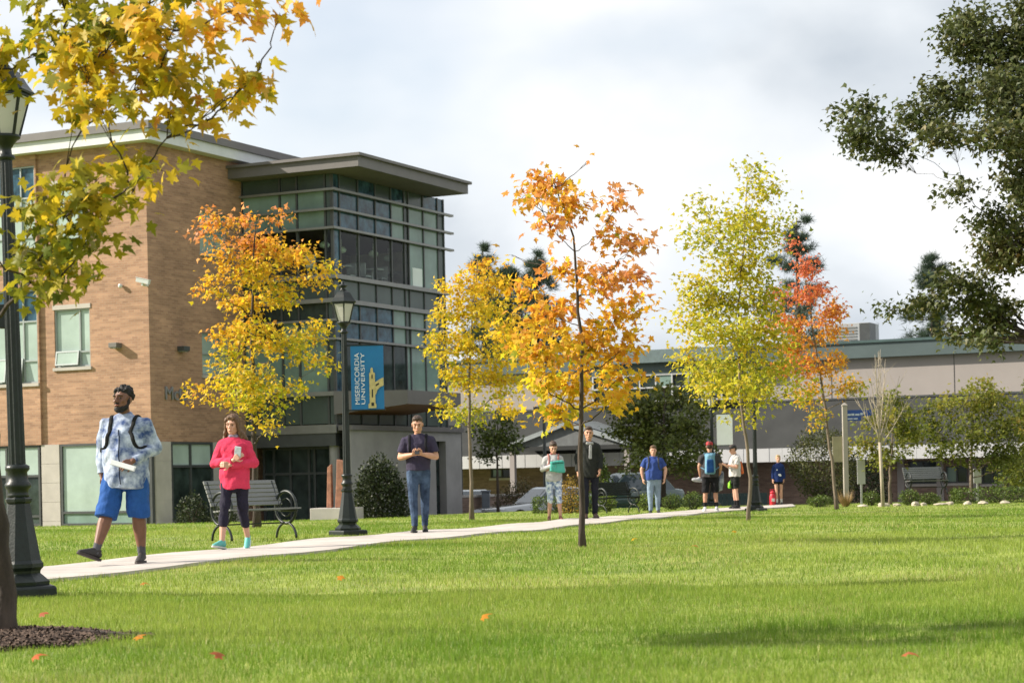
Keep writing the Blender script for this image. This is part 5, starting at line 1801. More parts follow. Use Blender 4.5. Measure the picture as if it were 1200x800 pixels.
# edging rocks
M_ROCK = mk('edging_stone', (0.42, 0.37, 0.29), 0.9, 0.2, 4, 0.5, 12)
rk = random.Random(9)
ROCKL = ['pale edging stone at the foot of the small white sign', 'pale edging stone just right of the bare sapling', 'pale edging stone left of the clipped pair of bushes', 'pale edging stone in front of the larger bush of the pair', 'pale edging stone between the two bushes before the far bench', 'pale edging stone right of the lower bush of the pair', 'pale edging stone at the near end of the long hedge', 'pale edging stone under the trunk of the spreading tree', 'pale edging stone before the middle of the long hedge', 'pale edging stone farthest along the long hedge']
for k, u in enumerate((1010, 1036, 1052, 1073, 1082, 1101, 1113, 1133, 1153, 1178)):
    p = GD(u, 58.6 + rk.uniform(-.15, .15))
    bm = bmesh.new()
    bmesh.ops.create_icosphere(bm, subdivisions=2, radius=1)
    w, h = rk.uniform(0.12, 0.24), rk.uniform(0.05, 0.09)
    ph = [rk.uniform(0, 6) for _ in range(3)]
    for v in bm.verts:
        f_ = 1 + 0.16 * math.sin(v.co.x * 3 + ph[0]) + 0.13 * math.sin(v.co.y * 4 + ph[1]) + 0.1 * math.sin(v.co.z * 5 + ph[2])
        v.co = Vector((v.co.x * w * f_, v.co.y * w * .8 * f_, v.co.z * h * f_))
    me = bpy.data.meshes.new('rock')
    bm.to_mesh(me)
    bm.free()
    o = link('rock', me, M_ROCK, loc=p + Vector((0, 0, h * .45)))
    o.rotation_euler.z = rk.uniform(0, 6)
    tag(o, ROCKL[k], 'rock', 'edging stones along the lawn')

# fallen leaves on the lawn
FL = [(565, 736, ORG, 'fallen orange leaf on the near lawn below the phone-reading man'), (398, 686, ORG, 'fallen orange leaf on the lawn below the banner lamp'), (1060, 781, RED, 'fallen red leaf on the lawn low in the photograph'),
      (257, 783, RED, 'fallen red leaf on the grass in front of the mulch bed'), (163, 759, ORG, 'fallen orange leaf at the tip of the mulch bed'), (49, 731, RED, 'fallen rusty leaf beside the leaning trunk'), (38, 785, RED, 'fallen rusty leaf in front of the mulch bed near the trunk'),
      (818, 646, ORG, 'fallen orange leaf on the lawn left of the crooked trunk'), (862, 628, GLD, 'fallen yellow leaf on the lawn under the crooked trunk'), (740, 638, GLD, 'fallen yellow leaf just right of the orange maple trunk'), (165, 692, ORG, 'fallen orange leaf on the lawn below the walking man')]
for k, (u, v, c, lb) in enumerate(FL):
    p = G(u, v)
    tv = MAPLE.copy()
    tv[:, 2] *= 3.0
    me = np_mesh('fallen_leaf', tv, MAPLE_F, np.repeat(np.array([c]) * 0.8, len(MAPLE_F), 0))
    me.materials.append(M_LEAF)
    o = link('fallen_leaf', me, loc=p + Vector((0, 0, 0.055)))
    o.scale = (0.068, 0.068, 0.068)
    o.rotation_euler = (rk.uniform(0.2, 0.8), rk.uniform(-.4, .4), rk.uniform(0, 6))
    tag(o, lb, 'leaf', 'fallen leaves on the lawn')


# ------------------------------------------------------------------ people
def fab(name, col, var=0.18, scale=9, rough=0.85, bump=0.55, bscale=20, col2=None):
    return mk(name, col, rough, var, scale, bump, bscale, col2=col2, spec=0.2, bdist=0.02)


_ico = {}


def ico_pts(sub=2):
    if sub not in _ico:
        bm = bmesh.new()
        bmesh.ops.create_icosphere(bm, subdivisions=sub, radius=1)
        _ico[sub] = [v.co.copy() for v in bm.verts]
        bm.free()
    return _ico[sub]


class Form:
    """a soft closed form grown from convex pieces and fused into one continuous surface"""
    def __init__(s, sc=1.0):
        s.bm = bmesh.new()
        s.sc = sc

    def hull(s, *balls, M=None, sub=2):
        pts = []
        for c, r in balls:
            r = (r, r, r) if not isinstance(r, tuple) else r
            for q_ in ico_pts(sub):
                p_ = Vector((c[0] + q_.x * r[0], c[1] + q_.y * r[1], c[2] + q_.z * r[2]))
                pts.append(M @ p_ if M is not None else p_)
        return s.pts(pts)

    def pts(s, pts):
        vs_ = [s.bm.verts.new(Vector(p_) * s.sc) for p_ in pts]
        g = bmesh.ops.convex_hull(s.bm, input=vs_)
        junk = [e_ for e_ in g['geom_interior'] + g['geom_unused'] if isinstance(e_, bmesh.types.BMVert)]
        if junk: bmesh.ops.delete(s.bm, geom=list(set(junk)), context='VERTS')
        return s

    def limb(s, p, q_, rp, rq, flat=(False, False)):
        p, q_ = Vector(p), Vector(q_)
        ax = (q_ - p).normalized()
        a = ax.orthogonal().normalized()
        b = ax.cross(a)
        pts = []
        for c, r, fl in ((p, rp, flat[0]), (q_, rq, flat[1])):
            if fl:
                for k in range(20):
                    t = 2 * math.pi * k / 20
                    pts.append(c + (a * math.cos(t) + b * math.sin(t)) * r)
            else:
                pts += [c + v_ * r for v_ in ico_pts(2)]
        return s.pts(pts)

    def disc(s, c, rx, ry, n=24):
        return [Vector((c[0] + rx * math.cos(2 * math.pi * k / n), c[1] + ry * math.sin(2 * math.pi * k / n), c[2])) for k in range(n)]

    def build(s, name, mat_, parent, vox=0.008, smooth=3, fold=0.0, seed=0, fs=(10, 10, 6)):
        me_ = bpy.data.meshes.new('tmp')
        s.bm.to_mesh(me_)
        s.bm.free()
        ob_ = bpy.data.objects.new('tmp', me_)
        C.objects.link(ob_)
        rm_ = ob_.modifiers.new('r', 'REMESH')
        rm_.mode = 'VOXEL'
        rm_.voxel_size = vox
        sm_ = ob_.modifiers.new('s', 'SMOOTH')
        sm_.factor = 0.5
        sm_.iterations = smooth
        bpy.context.view_layer.update()
        out = bpy.data.meshes.new_from_object(ob_.evaluated_get(bpy.context.evaluated_depsgraph_get()))
        bpy.data.objects.remove(ob_)
        bpy.data.meshes.remove(me_)
        n_ = len(out.vertices)
        if fold and n_:
            co = np.empty(n_ * 3)
            no = np.empty(n_ * 3)
            out.vertices.foreach_get('co', co)
            out.vertex_normals.foreach_get('vector', no)
            co, no = co.reshape(-1, 3), no.reshape(-1, 3)
            rr = np.random.default_rng(seed + 100)
            dsp = np.zeros(n_)
            wq = co + 0.05 * np.sin(co[:, [1, 2, 0]] * 13 + rr.uniform(0, 6, 3))
            for j in range(7):
                kv = rr.normal(0, 1, 3) * np.array(fs) * rr.uniform(1.2, 3.4)
                dsp += np.sin(wq @ kv + rr.uniform(0, 6)) / (1 + 0.25 * j)
            dsp = np.tanh(dsp * 0.6)
            co += no * (dsp * fold)[:, None]
            out.vertices.foreach_set('co', co.ravel())
            out.update()
        out.name = name
        return link(name, out, mat_, parent, smooth=True)


def rotm(yaw=0.0, pitch=0.0, tilt=0.0):
    return Matrix.Rotation(R(yaw), 4, 'Z') @ Matrix.Rotation(R(-pitch), 4, 'X') @ Matrix.Rotation(R(tilt), 4, 'Y')


root_top = {}
SKIN_DK = mk('skin_brown', (0.17, 0.078, 0.046), 0.5, 0.15, 12, spec=0.4)
SKIN_LT = mk('skin_fair', (0.56, 0.315, 0.225), 0.5, 0.10, 12, spec=0.4)
SKIN_MD = mk('skin_tan', (0.50, 0.265, 0.175), 0.5, 0.10, 12, spec=0.4)
M_EYE = mk('eye', (0.03, 0.02, 0.018), 0.2)
M_LIP = mk('lips', (0.30, 0.11, 0.09), 0.5)
HAIR_BK = mk('hair_black', (0.010, 0.008, 0.007), 0.75, 0.4, 60, 0.8, 90)
HAIR_BR = mk('hair_brown', (0.13, 0.070, 0.036), 0.55, 0.45, 30, 0.7, 60, stretch=(3, 3, 0.5))
HAIR_DB = mk('hair_dark_brown', (0.050, 0.028, 0.018), 0.6, 0.4, 30, 0.7, 60)
HAIR_BL = mk('hair_blond', (0.42, 0.29, 0.15), 0.55, 0.3, 30, 0.6, 60)

BASE = dict(neck=(0, 0.02, 1.50), head=(0, -0.01, 1.675), chest=(0, 0, 1.32), waist=(0, 0, 1.10), pel=(0, 0, 0.96),
            shL=(0.185, 0.01, 1.45), elL=(0.235, 0.04, 1.17), wrL=(0.225, -0.04, 0.92), shR=(-0.185, 0.01, 1.45), elR=(-0.235, 0.04, 1.17), wrR=(-0.225, -0.04, 0.92),
            hipL=(0.095, 0, 0.92), knL=(0.10, -0.02, 0.50), anL=(0.105, 0.03, 0.09), ftL=(0.15, -1, -0.0), hipR=(-0.095, 0, 0.92), knR=(-0.10, -0.02, 0.50), anR=(-0.105, 0.03, 0.09), ftR=(-0.15, -1, -0.0))


def person(label, loc, yaw, h, pose, skin, top, bottom, shoes, hair, build=(0.165, 0.105, 0.145, 0.105, 0.155, 0.11), sleeve='long', hem=0.90, leg_end=0.12, sock=None, head=(0, 0, 0), vox=0.007, seed=0, loose=1.0, hairkind='short', beard=None, cap=None, armr=1.0, collar=None, legr=1.0, hs=1.07):
    J = dict(BASE)
    J.update(pose)
    sc = h / 1.80
    root = empty('person', loc, R(yaw), label, 'person')
    V3 = {k: Vector(v) for k, v in J.items() if isinstance(v, tuple)}
    cw, cd, ww, wd, hw, hd = build
    for s_ in 'LR':
        V3['sh' + s_].z -= .045
        V3['sh' + s_].x *= .90
    Mh = Matrix.Translation(V3['head'] - Vector((0, 0, .008))) @ rotm(*head) @ Matrix.Scale(hs, 4)
    # --- the body, one surface
    b = Form(sc)
    b.hull((V3['chest'], (cw * .9, cd * .88, .12)), (V3['waist'], (ww * .9, wd * .88, .08)))
    b.hull((V3['waist'], (ww * .9, wd * .88, .08)), (V3['pel'], (hw * .88, hd * .86, .09)))
    b.hull((V3['chest'] + Vector((0, 0, .05)), (cw * .8, cd * .7, .08)), (V3['shL'], .045), (V3['shR'], .045), (V3['neck'], (.055, .055, .04)))
    b.limb(V3['neck'] - Vector((0, 0, .04)), Mh @ Vector((0, .02, -.06)), .058, .052)
    for s_ in 'LR':
        sg_ = 1 if s_ == 'L' else -1
        sh_, el_, wr_ = V3['sh' + s_], V3['el' + s_], V3['wr' + s_]
        b.limb(sh_, el_, .054 * armr, .041 * armr)
        b.limb(el_, el_.lerp(wr_, .35), .041 * armr, .043 * armr)
        b.limb(el_.lerp(wr_, .3), wr_, .043 * armr, .027)
        # hand
        fd = (wr_ - el_).normalized()
        hdv = Vector(J.get('hd' + s_, tuple(fd))).normalized()
        pn = Vector(J.get('pn' + s_, (-sg_, 0.25, 0.0)))
        pn = (pn - hdv * pn.dot(hdv)).normalized()
        sd_ = hdv.cross(pn).normalized()
        if sd_.y > 0: sd_ = -sd_                        # towards the thumb, forward
        if 'th' + s_ in J:
            t_ = Vector(J['th' + s_])
            if sd_.dot(t_) < 0: sd_ = -sd_
        pc = wr_ + hdv * .09
        b.pts([wr_ + sd_ * .024 * a_ + pn * .014 * c_ for a_ in (-1, 1) for c_ in (-1, 1)] + [pc + sd_ * .040 * a_ + pn * .012 * c_ for a_ in (-1, 1) for c_ in (-1, 1)] + [wr_ + hdv * .05 + sd_ * .043 * a_ + pn * .013 * c_ for a_ in (-1, 1) for c_ in (-1, 1)])
        curl = J.get('curl' + s_, 0.5)
        for o_, l_ in ((.033, .068), (.011, .078), (-.011, .073), (-.033, .056)):
            p0 = pc + sd_ * o_ - hdv * .01
            d1 = (hdv + pn * curl * .7).normalized()
            p1 = p0 + d1 * l_ * .6
            d2 = (hdv + pn * curl * 2.2).normalized()
            b.limb(p0, p1, .0095, .0085)
            b.limb(p1, p1 + d2 * l_ * .55, .0085, .007)
        t0 = wr_ + hdv * .028 + sd_ * .03
        t1 = t0 + (sd_ * .8 + hdv * .6 + pn * .25).normalized() * .045
        b.limb(t0, t1, .0125, .0105)
        b.limb(t1, t1 + (sd_ * .25 + hdv * .9 + pn * .4 * (curl + .3)).normalized() * .036, .0105, .008)
        # leg
        hp_, kn_, an_ = V3['hip' + s_], V3['kn' + s_], V3['an' + s_]
        b.limb(hp_, kn_, .082 * legr, .052 * legr)
        b.limb(kn_, kn_.lerp(an_, .32), .052 * legr, .055 * legr)
        b.limb(kn_.lerp(an_, .3), an_, .055 * legr, .034)
        f_ = Vector(V3['ft' + s_]).normalized()
        b.limb(an_, an_ + f_ * .08 - Vector((0, 0, .045)), .034, .03)
    b.hull((V3['hipL'], .085 * legr), (V3['hipR'], .085 * legr), (V3['pel'], (hw * .85, hd * .8, .06)))
    # head
    HH = lambda *bl: b.hull(*bl, M=Mh)
    HH(((0, .018, .035), (.074, .093, .088)), ((0, -.028, .0), (.066, .058, .072)))
    HH(((0, -.03, -.01), (.064, .055, .06)), ((0, -.064, -.098), (.024, .02, .018)), ((.047, -.008, -.068), .02), ((-.047, -.008, -.068), .02))
    HH(((0, -.090, .012), .008), ((0, -.112, -.026), .011), ((.014, -.096, -.032), .009), ((-.014, -.096, -.032), .009))
    HH(((.046, -.074, .030), .011), ((0, -.089, .028), .009))
    HH(((-.046, -.074, .030), .011), ((0, -.089, .028), .009))
    HH(((.02, -.084, -.062), .007), ((0, -.092, -.058), .008), ((-.02, -.084, -.062), .007))
    HH(((.045, -.064, -.02), .014), ((.035, -.066, -.03), .012))
    HH(((-.045, -.064, -.02), .014), ((-.035, -.066, -.03), .012))
    for sx in (-1, 1):
        HH(((sx * .077, .012, .012), (.010, .018, .016)), ((sx * .075, .006, -.022), (.008, .010, .012)))
    b.build('body', skin, root, vox * .8, 2)
    small = []
    for sx in (-1, 1):
        fe = Form(sc)
        fe.hull(((sx * .031, -.0815, .004), (.014, .009, .0065)), M=Mh)
        fe.build('eye', M_EYE, root, 0.004, 1)
        fb_ = Form(sc)
        fb_.hull(((sx * .046, -.083, .028), .005), ((sx * .018, -.094, .030), .005), M=Mh)
        fb_.build('eyebrow', beard or hair[0], root, 0.004, 1)
    fl_ = Form(sc)
    fl_.hull(((.019, -.0905, -.0645), .004), ((0, -.0985, -.063), .0055), ((-.019, -.0905, -.0645), .004), M=Mh)
    fl_.build('mouth', M_LIP, root, 0.004, 1)
    # hair
    if hairkind:
        hf = Form(sc)
        if hairkind == 'short':
            hf.hull(((0, .026, .062), (.080, .096, .078)), ((0, .045, .0), (.078, .07, .06)), M=Mh)
            hf.hull(((0, -.035, .095), (.062, .045, .035)), ((0, .02, .09), (.07, .07, .05)), M=Mh)
            hf.build('hair', hair[0], root, 0.007, 2, 0.004, seed, (40, 40, 30))
        elif hairkind == 'curly':
            rr = random.Random(seed)
            for k in range(90):
                q_ = Vector((rr.gauss(0, 1), rr.gauss(0, 1), rr.gauss(0, 1))).normalized()
                p_ = Vector((q_.x * .080, .022 + q_.y * .098, .055 + q_.z * .085))
                if p_.z < -.02 + (.06 if p_.y < -.0 else 0) or (p_.y < -.05 and p_.z < .075): continue
                hf.hull((p_, rr.uniform(.012, .020)), M=Mh, sub=1)
            hf.hull(((0, .026, .062), (.080, .096, .078)), M=Mh)
            hf.build('hair', hair[0], root, 0.008, 1, 0.004, seed, (60, 60, 60))
        elif hairkind == 'long':
            hf.hull(((0, .026, .058), (.083, .098, .082)), ((0, .05, -.02), (.083, .065, .06)), M=Mh)
            hf.hull(((0, -.04, .092), (.062, .042, .035)), ((0, .02, .09), (.07, .07, .05)), M=Mh)
            for sx in (-1, 1):
                hf.hull(((sx * .072, -.035, .055), (.02, .03, .04)), ((sx * .088, .0, -.06), (.02, .035, .04)), M=Mh)
                hf.hull(((sx * .088, .0, -.06), (.02, .035, .04)), ((sx * .11, .02, -.16), (.024, .035, .05)), M=Mh)
            hf.hull(((0, .06, -.02), (.085, .05, .06)), ((.02, .085, -.19), (.10, .04, .05)), M=Mh)
            hf.hull(((.10, .03, -.10), (.025, .035, .05)), ((.165, .05, -.17), (.018, .03, .03)), M=Mh)
            hf.build('hair', hair[0], root, 0.008, 2, 0.006, seed, (45, 45, 10))
        elif hairkind == 'bun':
            hf.hull(((0, .026, .06), (.080, .096, .08)), ((0, .045, .0), (.078, .07, .06)), M=Mh)
            hf.hull(((0, -.035, .095), (.060, .045, .034)), ((0, .02, .09), (.07, .07, .05)), M=Mh)
            hf.hull(((0, .135, .07), .045), M=Mh)
            hf.hull(((0, .12, .03), .03), ((0, .15, -.12), .022), M=Mh)
            hf.build('hair', hair[0], root, 0.008, 2, 0.004, seed, (45, 45, 20))
    if beard:
        bf = Form(sc)
        bf.hull(((0, -.078, -.098), (.032, .022, .026)), ((.05, -.012, -.066), (.022, .024, .026)), ((-.05, -.012, -.066), (.022, .024, .026)), ((0, -.05, -.11), (.03, .03, .02)), M=Mh)
        bf.hull(((.026, -.088, -.047), .006), ((0, -.102, -.044), .006), ((-.026, -.088, -.047), .006), M=Mh)
        for sx in (-1, 1):
            bf.hull(((sx * .058, -.012, -.06), .019), ((sx * .071, .005, .012), .012), M=Mh)
        bf.build('beard', beard, root, 0.006, 1, 0.003, seed, (60, 60, 60))
    if cap:
        cf = Form(sc)
        cf.hull(((0, .015, .075), (.089, .104, .062)), ((0, .02, .05), (.088, .105, .03)), M=Mh)
        co_ = cf.build('cap', cap, root, 0.008, 2)
        cf = Form(sc)
        cf.pts([Mh @ Vector((.074 * math.cos(a_), -.075 - .085 * math.sin(a_), .048 + dz_ - .012 * math.sin(a_))) for a_ in np.linspace(0, math.pi, 12) for dz_ in (0, .012)])
        cf.build('cap_peak', cap, co_, 0.006, 1)
    # --- clothing
    lo = loose
    if top is not None:
        t_ = Form(sc)
        cw2, cd2, ww2, wd2, hw2, hd2 = cw + .018 * lo, cd + .02 * lo, ww + .028 * lo, wd + .03 * lo, hw + .026 * lo, hd + .028 * lo
        t_.hull((V3['chest'], (cw2, cd2, .12)), (V3['waist'], (ww2, wd2, .06)))
        t_.pts(t_.disc(V3['waist'] + Vector((0, 0, .06)), ww2, wd2) + t_.disc(V3['waist'], ww2, wd2) + t_.disc((V3['pel'].x, V3['pel'].y, hem), hw2, hd2) + t_.disc((V3['pel'].x, V3['pel'].y, max(hem, .98)), hw2, hd2))
        t_.hull((V3['chest'] + Vector((0, 0, .03)), (cw2 * .94, cd2 * .9, .09)), (V3['shL'], .056 * armr + .012 * lo), (V3['shR'], .056 * armr + .012 * lo), (V3['neck'] + Vector((0, 0, .012)), (.066, .062, .02)))
        for s_ in 'LR':
            sh_, el_, wr_ = V3['sh' + s_], V3['el' + s_], V3['wr' + s_]
            a0_, a1_, a2_ = .058 * armr + .012 * lo, .046 * armr + .014 * lo, .034 + .012 * lo
            if sleeve == 'long':
                t_.limb(sh_, el_, a0_, a1_)
                t_.limb(el_, el_.lerp(wr_, .94), a1_, a2_, (False, True))
            else:
                t_.limb(sh_, sh_.lerp(el_, .74), a0_, a1_ + .010, (False, True))
        top_o = t_.build('jacket' if sleeve == 'long' else 'shirt', top, root, vox, 3, 0.009 * lo, seed, (9, 9, 7))
    if collar:
        cf = Form(sc)
        cf.hull((V3['neck'] + Vector((.045, -.035, .005)), (.028, .03, .03)), (V3['neck'] + Vector((-.045, -.035, .005)), (.028, .03, .03)), (V3['neck'] + Vector((0, .05, .02)), (.06, .03, .03)))
        cf.build('collar', collar, root, 0.008, 2, 0.003, seed)
    if bottom is not None:
        p_ = Form(sc)
        p_.hull((V3['pel'] + Vector((0, 0, .07)), (hw + .010, hd + .012, .04)), (V3['hipL'], .093 * legr), (V3['hipR'], .093 * legr))
        p_.hull((V3['hipL'], .088 * legr), (V3['hipR'], .088 * legr), (V3['hipL'].lerp(V3['knL'], .25), .07 * legr), (V3['hipR'].lerp(V3['knR'], .25), .07 * legr))
        for s_ in 'LR':
            hp_, kn_, an_ = V3['hip' + s_], V3['kn' + s_], V3['an' + s_]
            if leg_end >= 0.40:                                     # shorts
                tt = (hp_.z - leg_end) / (hp_.z - kn_.z)
                en = hp_.lerp(kn_, tt) if tt <= 1 else kn_.lerp(an_, (kn_.z - leg_end) / max(kn_.z - an_.z, .01))
                p_.limb(hp_, en, .096 * legr, .085 * legr * (0.94 + .06 * lo), (False, True))
            else:
                tt = (kn_.z - leg_end) / max(kn_.z - an_.z, .01)
                en = kn_.lerp(an_, min(tt, 1.02))
                p_.limb(hp_, kn_, .092 * legr, .060 * legr + .008 * lo)
                p_.limb(kn_, en, .060 * legr + .008 * lo, .040 + .016 * lo, (False, True))
        p_.build('shorts' if leg_end >= .40 else 'trousers', bottom, root, vox, 3, 0.008 * lo, seed + 3, (9, 9, 9))
    for s_ in 'LR':
        an_, f_ = V3['an' + s_], Vector(V3['ft' + s_]).normalized()
        up_ = (Vector((0, 0, 1)) - f_ * f_.z).normalized()
        sd_ = f_.cross(up_)
        Mf = Matrix.Translation(an_) @ Matrix((( sd_.x, f_.x, up_.x), (sd_.y, f_.y, up_.y), (sd_.z, f_.z, up_.z))).to_4x4()
        if sock:
            k_ = Form(sc)
            kn_ = V3['kn' + s_]
            k_.limb(an_.lerp(kn_, .36), an_ - up_ * .02, .047, .040, (True, False))
            k_.build('sock', sock, root, 0.008, 2)
        sf = Form(sc)
        sf.hull(((0, -.045, -.028), (.034, .034, .034)), ((0, .02, -.01), (.036, .04, .04)), ((0, .11, -.05), (.043, .05, .022)), ((0, .165, -.056), (.036, .035, .018)), M=Mf)
        sf.hull(((0, -.02, .012), (.040, .045, .018)), ((0, .04, -.03), (.04, .05, .03)), M=Mf)
        so_ = sf.build('shoe', shoes[0], root, 0.007, 2)
        sf = Form(sc)
        sf.pts([Mf @ Vector((x * sx, y, z)) for z in (-.088, -.062) for x, y in ((.030, -.075), (.037, -.05), (.036, .02), (.046, .10), (.044, .15), (.03, .19), (.01, .205)) for sx in (-1, 1)])
        sf.build('sole', shoes[1], so_, 0.006, 1)
    root_top[root.name] = top_o
    return root, V3, sc


def to_world(root, p_):
    return Matrix.Translation(root.location) @ Matrix.Rotation(root.rotation_euler.z, 4, 'Z') @ Vector(p_)


def backpack(label, root, V3, sc, build, mat_, mat2, bulk=0.11, strap=None, h0=0.98, h1=1.46):
    bk = empty('backpack', root.location, root.rotation_euler.z, label, 'backpack', 'backpacks people wear')
    cd = build[1] + .03
    f = Form(sc)
    y0 = cd + .005
    f.hull(((-.09, y0 + .03, h0 + .06), (.05, .03, .06)), ((.09, y0 + .03, h0 + .06), (.05, .03, .06)), ((-.08, y0 + .03, h1 - .05), (.05, .03, .05)), ((.08, y0 + .03, h1 - .05), (.05, .03, .05)), ((0, y0 + bulk, h0 + .1), (.10, .03, .08)), ((0, y0 + bulk * .8, h1 - .1), (.09, .03, .06)))
    bag = f.build('bag', mat_, bk, 0.01, 3, 0.004, 5)
    f = Form(sc)
    f.hull(((-.07, y0 + bulk + .02, h0 + .08), (.03, .018, .04)), ((.07, y0 + bulk + .02, h0 + .08), (.03, .018, .04)), ((-.06, y0 + bulk + .015, h1 - .20), (.03, .018, .04)), ((.06, y0 + bulk + .015, h1 - .20), (.03, .018, .04)))
    f.build('front_pocket', mat2, bag, 0.01, 2)
    for s_, sx in (('shL', 1), ('shR', -1)):
        x = sx * (abs(V3[s_].x) * .66)
        zt = V3['shL'].z + .095
        pts = [(x * 1.1, y0, h0 + .12), (x * 1.65, cd * .3, 1.14), (x * 1.40, -cd * .8, 1.16), (x * 1.18, -cd - .012, 1.28), (x, -cd * .80 - .012, 1.42), (x, 0.01, zt + .008), (x, cd * .8, 1.45), (x * .8, y0 + .02, 1.40)]
        f = Form(sc)
        # smooth the strap line
        P_ = [Vector(q_) for q_ in pts]
        for _ in range(2):
            Q_ = [P_[0]]
            for i in range(len(P_) - 1):
                Q_ += [P_[i].lerp(P_[i + 1], .25), P_[i].lerp(P_[i + 1], .75)]
            P_ = Q_ + [P_[-1]]
        tp_ = root_top[root.name]
        for i in range(1, len(P_) - 1):
            ok_, lc_, nm_, _ = tp_.closest_point_on_mesh(P_[i] * sc)
            if ok_ and P_[i].y < cd * .9: P_[i] = (lc_ + nm_ * .007) / sc
        for i in range(len(P_) - 1):
            f.hull((P_[i], (.027, .012, .012)), (P_[i + 1], (.027, .012, .012)), sub=1)
        f.build('strap', strap or mat2, bk, 0.008, 2)
    return bk


def on_walk(u, v, d=None):
    p_ = GD(u, d) if d else G(u, v)
    if inside(path_poly, np.array([p_.x]), np.array([p_.y]))[0]: p_.z += 0.035
    return p_


# 1 the man walking towards the camera in the tie-dye jacket
M_TIEDYE = mk('tie_dye', (0.055, 0.10, 0.26), 0.8, 0.2, 9.0, 0.5, 22, col2=(0.46, 0.52, 0.62), spec=0.2, detail=3.0, bdist=0.012)
B1 = (0.200, 0.150, 0.200, 0.165, 0.190, 0.150)
r1, J1, s1 = person('bearded man in a blue and white tie-dye jacket and blue shorts striding along the walk', on_walk(150, 664), -9, 1.87,
    dict(shL=(.215, .01, 1.45), elL=(.285, .06, 1.17), wrL=(.145, -.205, 1.035), pnL=(-.2, .9, -.3), hdL=(-.75, -.55, -.35), curlL=1.0, shR=(-.215, .01, 1.45), elR=(-.265, .07, 1.16), wrR=(-.265, .02, .90),
         hipL=(.115, 0, .92), knL=(.115, .02, .49), anL=(.13, .06, .088), ftL=(.12, -1, 0), hipR=(-.115, 0, .92), knR=(-.15, -.15, .52), anR=(-.215, -.32, .145), ftR=(-.55, -.75, .33), chest=(0, 0, 1.30), head=(-.01, -.025, 1.665)),
    SKIN_DK, M_TIEDYE, fab('blue_shorts', (0.022, 0.085, 0.29)), (mk('dark_shoe', (0.03, 0.027, 0.026), 0.7), mk('dark_sole', (0.045, 0.036, 0.033), 0.8)), (HAIR_BK,), B1, 'long', .765, .47, fab('grey_sock', (0.09, 0.09, 0.10)), (-16, 9, -3), 0.0065, 1, 1.35, 'curly', HAIR_BK, armr=1.18, legr=1.3, collar=M_TIEDYE, hs=1.12)
backpack('dark green backpack worn by the man in the tie-dye jacket', r1, J1, s1, (B1[0], B1[1] + .01), fab('olive_pack', (0.035, 0.045, 0.03)), fab('black_strap', (0.014, 0.015, 0.015)), 0.12)
f = Form(s1)
zp = []
for z_ in np.linspace(.79, 1.44, 14):
    ok_, lc_, nm_, _ = root_top[r1.name].closest_point_on_mesh(Vector((-.005, -.32, z_)) * s1)
    zp.append((lc_ + nm_ * .002) / s1)
for i in range(len(zp) - 1):
    f.hull((zp[i], .007), (zp[i + 1], .007), sub=1)
f.build('zip', fab('dark_zip', (0.02, 0.03, 0.06)), r1, 0.004, 1)
p = to_world(r1, J1['wrL'] * s1 + Vector((-.07, -.075, -.045)))
pp = MB().box(-.15, .13, -.004, .004, -.028, .028)
pp.box(-.14, .12, -.010, -.0045, -.026, .022)
po = pp.build('folded_paper', M_WHITET, loc=p)
po.rotation_euler = (R(-25), R(17), R(-8))
tag(po, 'folded white paper in the hand of the man in the tie-dye jacket', 'paper')

# 2 the woman in pink with folded arms
M_PINK = fab('pink_fleece', (0.62, 0.045, 0.105), 0.10, 12)
B2 = (0.175, 0.118, 0.165, 0.12, 0.175, 0.125)
r2, J2, s2 = person('woman in a bright pink pullover and dark leggings walking with folded arms', on_walk(277, 646), -6, 1.68,
    dict(shL=(.175, .01, 1.43), elL=(.265, -.01, 1.145), wrL=(.0, -.225, 1.125), hdL=(-1, -.1, .05), pnL=(0, 1, 0), curlL=.6, shR=(-.175, .01, 1.43), elR=(-.265, -.01, 1.145), wrR=(.055, -.255, 1.185), hdR=(.75, -.2, .6), pnR=(.2, .9, 0), curlR=.9,
         knL=(.095, .03, .50), anL=(.10, .24, .14), ftL=(.10, -.9, -.42), knR=(-.11, -.17, .53), anR=(-.125, -.27, .10), ftR=(-.35, -.9, .14), head=(-.012, -.02, 1.665)),
    SKIN_LT, M_PINK, fab('navy_leggings', (0.020, 0.018, 0.034)), (mk('teal_shoe', (0.10, 0.42, 0.38), 0.6), mk('pale_sole', (0.60, 0.62, 0.58), 0.7)), (HAIR_BR,), B2, 'long', .80, .30, None, (-8, -6, 3), 0.0065, 2, 1.15, 'long', armr=1.05, collar=fab('grey_purple_collar', (0.30, 0.26, 0.36)), legr=.98)
p = to_world(r2, Vector((.115, -.275, 1.285)) * s2)
ph = MB().box(-.042, .042, -.008, .008, -.075, .075).build('phone', mk('pale_case', (0.50, 0.56, 0.62), 0.4, 0.2, 30), loc=p, bevel=0.006)
ph.rotation_euler = (R(12), R(10), R(-12))
tag(ph, 'pale blue phone held up by the woman in pink', 'phone')

